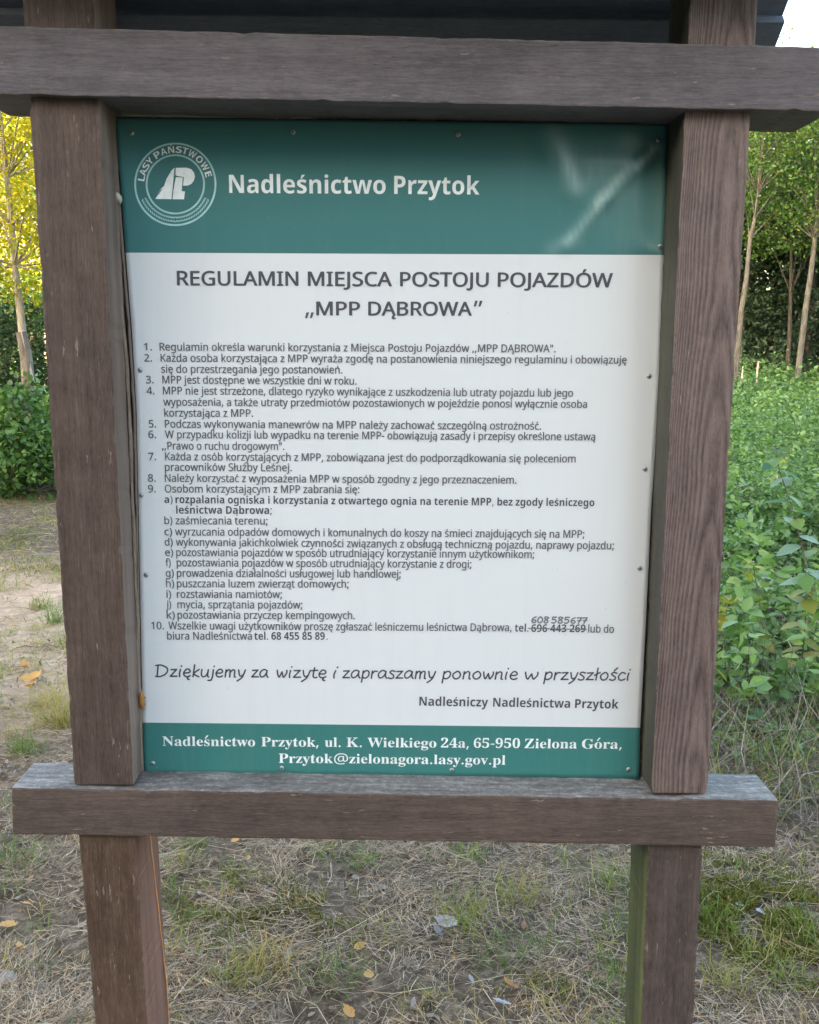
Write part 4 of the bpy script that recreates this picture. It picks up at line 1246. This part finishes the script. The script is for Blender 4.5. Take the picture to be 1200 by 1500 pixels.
M_gold = leaf_mat('sunlit_gold_leaf', [(0, (0.12, 0.16, 0.014)), (0.45, (0.24, 0.27, 0.016)), (0.8, (0.38, 0.36, 0.02)), (1, (0.46, 0.36, 0.02))], 0.5, (1.15, 1.1, 0.5))  # golden sunlight put into the leaf colour itself
M_fresh = leaf_mat('light_green_leaf', [(0, (0.035, 0.085, 0.022)), (0.5, (0.07, 0.14, 0.038)), (0.9, (0.11, 0.19, 0.045)), (1, (0.18, 0.21, 0.04))], 0.42)
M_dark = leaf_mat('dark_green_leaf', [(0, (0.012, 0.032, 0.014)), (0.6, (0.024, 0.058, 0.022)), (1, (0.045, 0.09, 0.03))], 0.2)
M_shrub = leaf_mat('shrub_leaf', [(0, (0.035, 0.085, 0.024)), (0.5, (0.075, 0.155, 0.042)), (0.85, (0.12, 0.22, 0.06)), (1, (0.17, 0.27, 0.07))], 0.35, (1.2, 1.35, .6), 0.38)
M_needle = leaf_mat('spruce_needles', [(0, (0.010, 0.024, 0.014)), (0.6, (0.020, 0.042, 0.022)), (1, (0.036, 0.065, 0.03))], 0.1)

def clump_leaves(centres, per, spread, L, mat_rnd=(0, 1), up=0.8, wid=0.34, hi=False):
    n_ = len(centres)
    c = np.repeat(np.asarray(centres), per, 0)
    off = rng.normal(size=(n_ * per, 3)) * np.array([1, 1, 0.6]) * spread * np.repeat(rng.uniform(0.6, 1.3, n_), per)[:, None]
    rb = np.repeat(rng.uniform(mat_rnd[0], mat_rnd[1], n_), per)
    return leaf_geo(c + off, rng.uniform(0.7, 1.25, n_ * per) * L, up, 0, wid, np.clip(rb + rng.normal(0, 0.15, n_ * per), 0, 1), None, hi)

def broadleaf(name, base, pts, radii, crown_c, crown_r, n_cl, per, L, leafm, barkm, label, group=None, sub=6, spread=0.35, rn=(0.1, 0.9), cat='tree', hollow=0.35, cluster_extra=None):
    """trunk path pts (offsets from base), limbs reaching to clumps in the crown ellipsoid"""
    root = empty(name, base, label, cat, group)
    b = np.array(base)
    limbs = [tube([b + np.array(p) for p in pts], radii, 9)]
    cc = b + np.array(crown_c); cr = np.array(crown_r)
    cl = []
    while len(cl) < n_cl:
        v = rng.uniform(-1, 1, 3)
        d_ = np.linalg.norm(v)
        if hollow < d_ < 1 and rng.uniform() < 0.35 + 0.65 * d_: cl.append(cc + v * cr)
    cl = np.array(cl)
    tp = np.array([b + np.array(p) for p in pts]); nT = len(pts)
    for q_ in cl[:: max(1, len(cl) // (sub * 8))]:
        lowz = [i_ for i_ in range(nT) if tp[i_][2] < q_[2] - 0.1 * abs(q_[2] - b[2])] or [0]
        i0 = max(lowz[-1] - 0, max(1, nT // 3)); i0 = min(i0, nT - 1)
        s0 = tp[i0]; md = (s0 + q_) / 2 + rng.normal(0, 0.15, 3) + np.array([0, 0, 0.12 * np.linalg.norm(q_ - s0)])
        r0 = radii[i0] * 0.45
        limbs.append(tube([s0, (s0 * 0.6 + md * 0.4), md, q_], [r0, r0 * 0.8, r0 * 0.5, r0 * 0.15], 5))
    V, Fq, r_ = merge(limbs)
    link('trunk', np_mesh('trunk', V, Fq, r_), barkm, root, True)
    lv = [clump_leaves(cl, per, spread, L, rn)]
    V, Fq, r_ = merge(lv)
    o = link('crown', np_mesh('crown', V, Fq, r_), leafm, root)
    return root

def trunk_px(samples, dist):
    """points over the ground at one distance, given by where the trunk passes in the view"""
    out = []
    for (px, py) in samples:
        d = ray(px, py); h = math.hypot(d.x, d.y); t = dist / h
        out.append(CLOC + d * t)
    return out
def rel(pts):
    b = pts[0].copy(); b.z = float(terrain(b.x, b.y)) - 0.05
    return b, [tuple(p - b) if i_ else (0, 0, 0) for i_, p in enumerate(pts)]

# slender sun-gilded tree on the left, broken stub leaning at its foot
D1 = 15.5
b1, p1 = rel(trunk_px([(44, 555), (34, 500), (28, 440), (21, 390), (17, 330), (10, 260), (2, 190), (-6, 100), (-10, 0), (-4, -120)], D1))
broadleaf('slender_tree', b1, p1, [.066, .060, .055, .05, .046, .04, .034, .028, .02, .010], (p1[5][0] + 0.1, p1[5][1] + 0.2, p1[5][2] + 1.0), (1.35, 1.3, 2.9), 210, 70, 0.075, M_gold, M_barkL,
          'slender pale-barked tree with golden sunlit leaves left of the board', spread=0.22, rn=(0.35, 1.0), hollow=0.1)
q1 = trunk_px([(43, 562), (38, 520), (31, 486)], D1 - 0.5)
b, p = rel(q1)
root = empty('broken_stub', b, 'short broken pale stub standing at the foot of the slender golden tree', 'tree stub')
V, Fq, r_ = tube([np.array(b) + np.array(t_) for t_ in p], [.10, .085, .075], 9)
link('stub', np_mesh('stub', V, Fq, r_), M_bark, root, True)
V, Fq, r_ = tube([np.array(b) + np.array(p[1]) * 0.55 + np.array([0.09, -0.02, 0.0]), np.array(b) + np.array(p[2]) + np.array([0.01, -0.03, 0.02])], [.03, .045], 6)
link('bare_wood', np_mesh('bare_wood', V, Fq, r_), M_bare, root, True)

def simple_tree(px, dist, h, cr, n_cl, per, L, leafm, barkm, label, name='broadleaf_tree', trunk_r=0.12, crown_base=0.35, lean=(0, 0), **kw):
    b = at_dist(px, dist); b.z -= 0.05
    pts = []; N = 7
    ph = random.uniform(0, 6)
    for k in range(N):
        t = k / (N - 1)
        pts.append((lean[0] * t * h + 0.12 * math.sin(ph + t * 4), lean[1] * t * h + 0.12 * math.cos(ph + t * 3.1), h * 0.92 * t))
    rad = [trunk_r * (1 - 0.85 * (k / (N - 1)) ** 0.9) for k in range(N)]
    cc = (lean[0] * h * .7, lean[1] * h * .7, h * (crown_base + 1) / 2)
    return broadleaf(name, b, pts, rad, cc, (cr, cr, h * (1 - crown_base) / 2), n_cl, per, L, leafm, barkm, label, **kw)

simple_tree(-18, 20, 9.5, 2.2, 150, 46, 0.11, M_gold, M_bark, 'tall golden tree behind the slender one at the left edge', spread=0.33, rn=(0.3, 1), crown_base=0.30, trunk_r=0.14, hollow=0.2)
simple_tree(70, 24, 10.5, 2.3, 170, 46, 0.12, M_gold, M_bark, 'golden green tree showing between the slender trunk and the left post', spread=0.36, rn=(0.15, 0.8), crown_base=0.18, trunk_r=0.15, hollow=0.2)
simple_tree(-70, 26, 12, 3.0, 150, 46, 0.13, M_gold, M_bark, 'broad golden tree at the far left, mostly outside the picture', spread=0.4, rn=(0.1, 0.8), crown_base=0.15, trunk_r=0.2)
simple_tree(120, 30, 12, 3.2, 150, 46, 0.14, M_fresh, M_bark, 'green tree far behind the left post', spread=0.4, crown_base=0.15, trunk_r=0.2)
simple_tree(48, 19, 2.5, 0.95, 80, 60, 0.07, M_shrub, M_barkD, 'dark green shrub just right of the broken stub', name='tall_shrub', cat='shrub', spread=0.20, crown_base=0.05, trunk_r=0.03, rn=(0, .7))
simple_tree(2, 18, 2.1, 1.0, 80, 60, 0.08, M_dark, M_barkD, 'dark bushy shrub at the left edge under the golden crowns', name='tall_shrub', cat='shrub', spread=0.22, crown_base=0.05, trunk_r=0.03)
simple_tree(-60, 17, 2.4, 1.2, 80, 60, 0.08, M_dark, M_barkD, 'dark shrub left of the picture edge', name='tall_shrub', cat='shrub', spread=0.22, crown_base=0.05, trunk_r=0.03) if False else None

# broad-leaved bush left of the left post
def bush(px, dist, rad, h, ncl, per, L, label, mat):
    b = at_dist(px, dist)
    root = empty('leafy_bush', b, label, 'bush')
    bb = np.array(b)
    cl = []
    while len(cl) < ncl:
        v = rng.uniform(-1, 1, 3); v[2] = abs(v[2])
        if 0.3 < np.linalg.norm(v) < 1: cl.append(bb + v * rng.choice([0.85, 0.95, 1.0, 1.18], p=[.3, .3, .25, .15]) * np.array([rad, rad * 0.8, h]) + np.array([0, 0, 0.05]))
    limbs = []
    for q_ in cl[::3]:
        s0 = bb + rng.normal(0, 0.08, 3) * np.array([1, 1, 0]); md = (s0 + q_) / 2 + rng.normal(0, 0.06, 3)
        limbs.append(tube([s0, md, q_], [.010, .007, .003], 5))
    V, Fq, r_ = merge(limbs); link('stems', np_mesh('stems', V, Fq, r_), M_bark, root)
    V, Fq, r_ = clump_leaves(np.array(cl), per, 0.11, L, (0, .9), 1.0, 0.36, True)
    link('foliage', np_mesh('foliage', V, Fq, r_), mat, root)
bush(20, 11.0, 0.95, 1.16, 170, 28, 0.072, 'dense green bush of rounded leaves left of the left post', M_shrub)
bush(95, 12.5, 0.6, 1.0, 60, 28, 0.08, 'smaller green bush half hidden behind the left post', M_shrub)
bush(-95, 11.5, 0.9, 1.2, 70, 28, 0.085, 'green bush just beyond the left edge of the view', M_shrub)

# right side: two slender pale trunks in front of the dark wood
DR = 27
b, p = rel(trunk_px([(1080, 508), (1086, 455), (1094, 405), (1099, 350), (1106, 320), (1111, 280), (1114, 235), (1120, 190), (1122, 150)], DR))
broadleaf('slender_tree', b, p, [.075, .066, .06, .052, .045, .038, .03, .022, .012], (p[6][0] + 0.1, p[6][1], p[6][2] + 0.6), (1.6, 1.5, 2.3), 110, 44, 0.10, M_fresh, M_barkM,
          'slender leaning pale tree right beside the right post edge', spread=0.30, rn=(0.2, 1), hollow=0.15)
b, p = rel(trunk_px([(1171, 508), (1180, 455), (1188, 400), (1194, 350), (1197, 320), (1196, 270), (1193, 215), (1190, 170), (1186, 130)], DR + 1))
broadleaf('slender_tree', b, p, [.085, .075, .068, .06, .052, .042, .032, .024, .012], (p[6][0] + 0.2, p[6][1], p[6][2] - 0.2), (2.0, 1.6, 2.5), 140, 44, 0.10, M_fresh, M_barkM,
          'slender forked pale tree standing at the right edge of the picture', spread=0.30, rn=(0.2, 1), hollow=0.15)
simple_tree(1150, 31, 8.4, 2.6, 170, 44, 0.13, M_fresh, M_barkD, 'leafy light green tree between the two slender trunks', spread=0.4, crown_base=0.42, trunk_r=0.07)
simple_tree(1090, 33, 9.4, 3.0, 190, 44, 0.14, M_fresh, M_barkD, 'tall light green tree behind the leaning trunk by the right post', spread=0.4, crown_base=0.38, trunk_r=0.08)
simple_tree(1215, 33, 8.4, 3.0, 190, 44, 0.14, M_fresh, M_barkD, 'tall light green tree behind the forked trunk at the right edge', spread=0.4, crown_base=0.38, trunk_r=0.08)

# dark spruces under them
def spruce(px, dist, h, r0, label):
    b = at_dist(px, dist); root = empty('spruce', b, label, 'spruce tree', 'dark spruces behind the slender trunks')
    bb = np.array(b)
    V, Fq, r_ = tube([bb, bb + np.array([0.05, 0, h * .5]), bb + np.array([0, 0, h])], [.14, .09, .01], 7)
    link('trunk', np_mesh('trunk', V, Fq, r_), M_barkD, root)
    P = []; T = []
    nb = int(h * 26)
    for k in range(nb):
        t = rng.uniform(0.02, 0.99); z = h * t; R_ = r0 * (1 - t) ** 0.8 * rng.uniform(0.7, 1.1) + 0.1; a = rng.uniform(0, 6.283)
        m_ = 34
        s_ = rng.uniform(0.1, 1, m_)
        dx = np.cos(a); dy = np.sin(a)
        q_ = np.stack([bb[0] + dx * R_ * s_, bb[1] + dy * R_ * s_, bb[2] + z - 0.25 * R_ * s_ ** 1.5], 1) + rng.normal(0, 0.07, (m_, 3)) * (0.4 + s_[:, None])
        P.append(q_); T.append(np.tile([dx, dy, -0.25], (m_, 1)) + rng.normal(0, 0.5, (m_, 3)))
    P = np.concatenate(P); T = np.concatenate(T)
    V, Fq, r_ = leaf_geo(P, rng.uniform(0.14, 0.26, len(P)), 0.9, 0, 0.2, None, T)
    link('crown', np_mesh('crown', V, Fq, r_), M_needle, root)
spruce(1075, 33, 9, 2.0, 'dark spruce deep in shade behind the leaning slender trunk')
spruce(1128, 34, 8.6, 2.1, 'dark spruce between the two slender trunks')
spruce(1182, 33, 8.5, 2.1, 'dark spruce behind the forked trunk at the right edge')
spruce(1240, 34, 9, 2.2, 'dark spruce just beyond the right edge of the view')
spruce(1030, 35, 10, 2.2, 'dark spruce hidden behind the right post') if False else None

# the wood that closes the view: many trees, read as one mass
parts = []; tr = []
def mass(xa, ya, xb, yb, n_, hlo, hhi, depth, L, per=520, rn=(0, .8)):
    for k in range(n_):
        t = (k + random.uniform(0.1, 0.9)) / n_
        x = xa + (xb - xa) * t + random.uniform(-.8, .8); y = ya + (yb - ya) * t + random.uniform(0, depth)
        z = float(terrain(x, y)); h = random.uniform(hlo, hhi); cr = h * random.uniform(0.18, 0.26) + 0.6
        tr.append(tube([np.array([x, y, z - .1]), np.array([x + random.uniform(-.2, .2), y, z + h * .5]), np.array([x, y, z + h * .95])], [.16, .1, .02], 6))
        m_ = 34; v = rand_dirs(m_) * rng.uniform(0.35, 1, (m_, 1))
        c = np.array([x, y, z + h * 0.53]) + v * np.array([cr, cr, h * 0.47])
        parts.append(clump_leaves(c, per // m_, 0.55, L, rn, 0.6, 0.4))
mass(4, 36, 40, 34, 34, 6.5, 9.6, 7, 0.30)
mass(4, 33, 34, 33, 22, 2.5, 5, 3, 0.24)
mass(-34, 38, 6, 38, 26, 4.0, 5.5, 6, 0.26)
mass(-26, 24, -9, 29, 8, 3.0, 4.2, 3, 0.2)
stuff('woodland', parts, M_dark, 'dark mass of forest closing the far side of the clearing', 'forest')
V, Fq, r_ = merge(tr)
o = link('woodland_trunks', np_mesh('woodland_trunks', V, Fq, r_), M_barkD); tag(o, 'dim trunks of the forest on the far side of the clearing', 'tree trunks', None, 'stuff')

# the wood behind the photographer's left shoulder, which keeps the low sun off the board
parts = []; tr = []
sx, sy = SUN_AZ.x, SUN_AZ.y
SHL = 1.0
cx0, cy0 = sx * 32, sy * 32
px_, py_ = -sy, sx   # along the wood edge
def edge_h(w):      # the wood is lower on the far left, so the sun reaches the trees there
    return 10.6 if w < -11 else (27.0 if w > -8 else 10.6 + (w + 11) / 3 * 16.4)
for w in np.arange(-42, 44, 2.0):
    h = edge_h(w)
    for (hl, hh, back) in ((h * 0.93, h, 0), (h * 0.6, h * 0.8, 2), (3, 6, -2)):
        ax, ay = cx0 + px_ * w + sx * back, cy0 + py_ * w + sy * back
        mass(ax, ay, ax + px_ * 2, ay + py_ * 2, 1, hl, hh, 1, 0.75, 3200 if hl > 12 else 2400)
stuff('shading_wood', parts, M_dark, 'edge of the forest behind and to the left of the photographer', 'forest')
V, Fq, r_ = merge(tr)
o = link('shading_wood_trunks', np_mesh('shading_wood_trunks', V, Fq, r_), M_barkD); tag(o, 'trunks of the forest edge behind the photographer', 'tree trunks', None, 'stuff')

# ================================================================== near details
M_leafg = leaf_mat('sapling_leaf', [(0, (0.05, 0.13, 0.04)), (0.6, (0.10, 0.20, 0.05)), (1, (0.16, 0.24, 0.05))], 0.4, (1.2, 1.3, .6), 0.4)
M_leafy = leaf_mat('yellowing_sapling_leaf', [(0, (0.13, 0.18, 0.03)), (0.6, (0.24, 0.24, 0.04)), (1, (0.34, 0.24, 0.06))], 0.4, (1.1, 1.1, .6), 0.45)
M_leafb = leaf_mat('bluish_sapling_leaf', [(0, (0.12, 0.21, 0.15)), (1, (0.22, 0.33, 0.25))], 0.35, (1, 1.2, .9), 0.45)
def big_leaf_mesh(mat, seed):
    r = random.Random(seed); V = []; Fq = []
    prof = [(0, 0.01), (0.12, 0.16), (0.3, 0.27), (0.52, 0.30), (0.74, 0.21), (0.9, 0.10), (1, 0.0)]
    for (t, w) in prof:
        z = -0.25 * t * t
        wl = w * r.uniform(.9, 1.1)
        V += [(t, -wl, z + 0.10 * w + r.uniform(-.01, .01)), (t, 0, z - 0.02), (t, wl, z + 0.10 * w + r.uniform(-.01, .01))]
    for k in range(len(prof) - 1):
        for j in range(2):
            a = k * 3 + j; Fq.append((a, a + 1, a + 4, a + 3))
    me = np_mesh('leaf', np.array(V), Fq, np.full(len(V), r.random()))
    me.materials.append(mat); me.shade_smooth()
    return me
def sapling(px0, py0, dist_y, tips, label, mats, nleaf, L):
    """tips: picture points up the stem, all near one distance"""
    pts = trunk_px([(px0, py0)] + tips, dist_y)
    b = pts[0].copy(); b.z = float(terrain(b.x, b.y))
    root = empty('sapling', b, label, 'young plant')
    P_ = [np.array(b)] + [np.array(p) for p in pts[1:]]
    V, Fq, r_ = tube(P_, [0.0045 * (1 - 0.7 * k / len(P_)) for k in range(len(P_))], 6)
    link('stem', np_mesh('stem', V, Fq, r_), M_bark, root)
    ms = [big_leaf_mesh(m_, random.randint(0, 999)) for m_ in mats for _ in range(2)]
    for k in range(nleaf):
        t = 0.18 + 0.82 * k / (nleaf - 1); f_ = t * (len(P_) - 1); i0 = min(int(f_), len(P_) - 2); q_ = P_[i0] + (P_[i0 + 1] - P_[i0]) * (f_ - i0)
        o = bpy.data.objects.new('leaf', random.choice(ms)); col.objects.link(o); o.parent = root
        o.location = Vector(q_) - b
        s_ = L * random.uniform(0.7, 1.15) * (1 - 0.25 * t)
        o.scale = (s_, s_, s_)
        o.rotation_euler = (random.uniform(-.4, .4), random.uniform(-.7, .35), k * 2.4 + random.uniform(-.4, .4))
sapling(1166, 1120, 4.6, [(1168, 1040), (1176, 960), (1182, 880), (1180, 835)], 'yellow-green sapling low at the right edge', [M_leafy, M_leafy, M_leafg], 22, 0.135)
sapling(1196, 940, 5.0, [(1190, 860), (1172, 790), (1160, 740), (1142, 690), (1136, 650)], 'tall bluish green sapling leaning left at the right edge', [M_leafb, M_leafb, M_leafg], 18, 0.15)
sapling(1120, 1000, 4.9, [(1122, 940), (1112, 880), (1104, 830)], 'small sapling with yellowing leaves close to the right post', [M_leafy, M_leafg], 13, 0.10)
sapling(1075, 1090, 4.3, [(1072, 1040), (1066, 1000), (1062, 965)], 'little green sapling touching the right post outline', [M_leafg], 14, 0.11)
sapling(1130, 1150, 4.0, [(1126, 1115), (1116, 1080), (1112, 1050)], 'low green sapling above the right end of the crossbeam', [M_leafg], 13, 0.09)
sapling(10, 1200, 3.6, [(14, 1120), (22, 1090)], 'tiny green seedling left of the crossbeam end', [M_leafg], 5, 0.04) if False else None

# single fallen leaves
def oak_leaf(mat, seed, curl):
    r = random.Random(seed); V = [(0, 0, 0)]; N = 18; Fq = []
    for k in range(N):
        a = 2 * math.pi * k / N
        rad = (0.5 + 0.05 * (k % 2) + r.uniform(-.05, .05)) * (1.0 if k % 9 else 1.25); x_ = math.cos(a) * rad; y_ = math.sin(a) * rad * 0.62
        V.append((x_, y_, curl * (x_ * x_ * 0.9 + y_ * y_ * 2.2) + r.uniform(-.03, .03)))
    Fq = [(0, 1 + k, 1 + (k + 1) % N) for k in range(N)]
    me = np_mesh('fallen_leaf', np.array(V), Fq, np.full(len(V), r.random())); me.materials.append(mat); me.shade_smooth()
    return me
M_fo = leaf_mat('orange_dead_leaf', [(0, (0.36, 0.15, 0.045)), (0.5, (0.48, 0.24, 0.07)), (1, (0.52, 0.33, 0.12))], 0.25, (1, .8, .5), 0.6)
M_fg = leaf_mat('bleached_dead_leaf', [(0, (0.24, 0.235, 0.24)), (1, (0.36, 0.36, 0.37))], 0.1, (1, 1, 1), 0.7)
FL = [(345, 1242, .035, M_fo, 'orange fallen leaf just under the crossbeam right of the left leg'),
      (438, 1327, .020, M_fo, 'small orange fallen leaf in the middle distance between the legs'),
      (526, 1400, .028, M_fo, 'reddish curled leaf beside the green grass blades'),
      (540, 1443, .034, M_fo, 'orange fallen leaf near the lower middle of the picture'),
      (512, 1491, .030, M_fo, 'orange fallen leaf cut by the bottom edge of the picture'),
      (748, 1455, .038, M_fo, 'yellow-orange fallen leaf in front, between middle and right leg'),
      (664, 1412, .014, M_fo, 'tiny orange leaf scrap left of the yellow-orange leaf'),
      (1067, 1325, .02, M_fo, 'small brown leaf on the moss right of the right leg'),
      (12, 1365, .040, M_fo, 'rusty fallen leaf at the left edge of the picture'),
      (30, 1400, .036, M_fo, 'rusty fallen leaf lying below the other at the left edge'),
      (40, 1335, .026, M_fo, 'yellowish leaf on the ground left of the left leg'),
      (50, 1000, .075, M_fo, 'large curled tan leaf on the sandy patch'),
      (36, 985, .060, M_fo, 'curled tan leaf leaning on the large one on the sand'),
      (45, 1012, .055, M_fo, 'narrow tan leaf in front of the others on the sand'),
      (655, 1362, .050, M_fg, 'large bleached grey leaf between the legs'),
      (640, 1372, .035, M_fg, 'bleached leaf touching the large grey one'),
      (1083, 1333, .030, M_fg, 'bleached leaf standing on the moss'),
      (1113, 1346, .034, M_fg, 'bleached leaf at the right rim of the moss'),
      (422, 1408, .036, M_fg, 'bleached leaf below the dry grass tuft'),
      (735, 1478, .034, M_fg, 'bleached leaf near the bottom edge in front'),
      (365, 1268, .016, M_fo, 'small yellow leaf by the left leg under the crossbeam'),
      (690, 1440, .020, M_fg, 'small bleached leaf left of the yellow-orange leaf')]
for k, (px, py, s_, m_, lab) in enumerate(FL):
    p = G(px, py); p.z = float(gz(np.array(p.x), np.array(p.y))) + 0.022
    o = bpy.data.objects.new('fallen_leaf', oak_leaf(m_, k, random.uniform(0.2, 0.7) if s_ < 0.052 else random.uniform(1.0, 1.5))); col.objects.link(o)
    o.location = p; s_ *= 1.15; o.scale = (s_, s_, s_)
    o.rotation_euler = (random.uniform(0.0, .5), random.uniform(-.3, .3), random.uniform(0, 6.28))
    tag(o, lab, 'leaf', 'single dead leaves on the ground')
# leaf caught between sheet and left post, and the cocoon above it
def lump(name, px, py, Yoff, pts, mat, label, cat):
    c0 = PP(px, py); c0.y -= Yoff
    V, Fq, r_ = tube([np.array(c0) + np.array(p[:3]) for p in pts], [p[3] for p in pts], 8)
    me = np_mesh(name, V - np.array(c0), Fq, r_); o = link(name, me, mat); o.location = c0; me.shade_smooth()
    return tag(o, label, cat)
lump('dead_leaf', 209, 1022, 0.012, [(0.001, 0, .018, .0006), (.002, -.003, .012, .004), (.003, 0, .004, .0065), (0.001, -.003, -.002, .004), (.003, 0, -.010, .006), (.0, 0, -.02, .001)], M_fo, 'shrivelled orange leaf caught between sheet and left post', 'leaf')
lump('cocoon', 175.5, 291, 0.010, [(-.004, 0, .010, .001), (-.002, -.002, .006, .005), (.001, -.002, 0, .0065), (.003, -.001, -.006, .005), (.003, 0, -.011, .001)], plain('cocoon_silk', (0.42, 0.42, 0.37), 0.8), 'whitish cocoon on the left edge of the green header', 'cocoon')

# stone at the lower left, two weathered stakes at the far wood edge, dead twigs at the right
def stone(px, py, s_, label):
    p = G(px, py); bm = bmesh.new(); bmesh.ops.create_icosphere(bm, subdivisions=3, radius=1)
    r = random.Random(px)
    for v in bm.verts:
        k = 1 + 0.18 * math.sin(v.co.x * 3 + r.random()) + 0.1 * math.sin(v.co.y * 5 + 1) + r.uniform(-.03, .03)
        v.co = Vector((v.co.x * s_ * k, v.co.y * s_ * 0.8 * k, v.co.z * s_ * 0.45 * k))
    me = bpy.data.meshes.new('stone'); bm.to_mesh(me); bm.free(); me.shade_smooth()
    o = link('stone', me, plain('grey_stone', (0.33, 0.34, 0.37), 0.8)); p.z += s_ * 0.2; o.location = p
    tag(o, label, 'stone')
stone(6, 1438, 0.032, 'grey stone on the ground at the lower left edge')
stone(34, 1410, 0.012, 'pebble right of the grey stone at lower left')
for (px, h, lab) in ((1089, 0.05, 'short weathered stake at the wood edge beside the right post'), (1111, 0.22, 'taller weathered stake at the wood edge, right of the short one')):
    b = at_dist(px, 26.5); root = empty('stake', b, lab, 'stake', 'weathered stakes at the wood edge')
    V, Fq, r_ = tube([np.array(b) - np.array([0, 0, .1]), np.array(b) + np.array([0.02, 0, .5 + h * .5]), np.array(b) + np.array([0.03, 0, .55 + h])], [.028, .026, .024], 7)
    link('pole', np_mesh('pole', V, Fq, r_), M_bare, root)
def twig(pxs, lift, r0, label):
    P_ = []
    for k, (px, py) in enumerate(pxs):
        g0 = G(px, py); z = float(gz(np.array(g0.x), np.array(g0.y))); P_.append(np.array([g0.x, g0.y, z + lift * (0.4 + 0.6 * math.sin(k * 1.7) ** 2)]))
    V, Fq, r_ = tube(P_, [r0 * (1 - 0.6 * k / len(P_)) for k in range(len(P_))], 6)
    c0 = P_[0]; me = np_mesh('twig', V - c0, Fq, r_); o = link('twig', me, M_barkL); o.location = Vector(c0)
    tag(o, label, 'twig', 'dead twigs lying at the right')
twig([(1040, 1090), (1080, 1062), (1120, 1040), (1165, 1015)], 0.12, 0.0035, 'grey twig rising to the right between right post and sapling')
twig([(1105, 1085), (1140, 1070), (1199, 1040)], 0.16, 0.003, 'thin grey twig under the yellow-green sapling')
twig([(1120, 1190), (1160, 1150), (1200, 1105)], 0.08, 0.003, 'grey twig right of the crossbeam end')
twig([(1150, 1200), (1175, 1185), (1215, 1175)], 0.05, 0.003, 'short grey twig lowest at the right, beside the crossbeam end')
twig([(1110, 975), (1150, 1000), (1185, 1035)], 0.22, 0.003, 'bleached twig slanting down through the undergrowth')
twig([(560, 1290), (610, 1282), (660, 1290)], 0.03, 0.0025, 'grey twig lying flat in the grass behind the middle of the board')
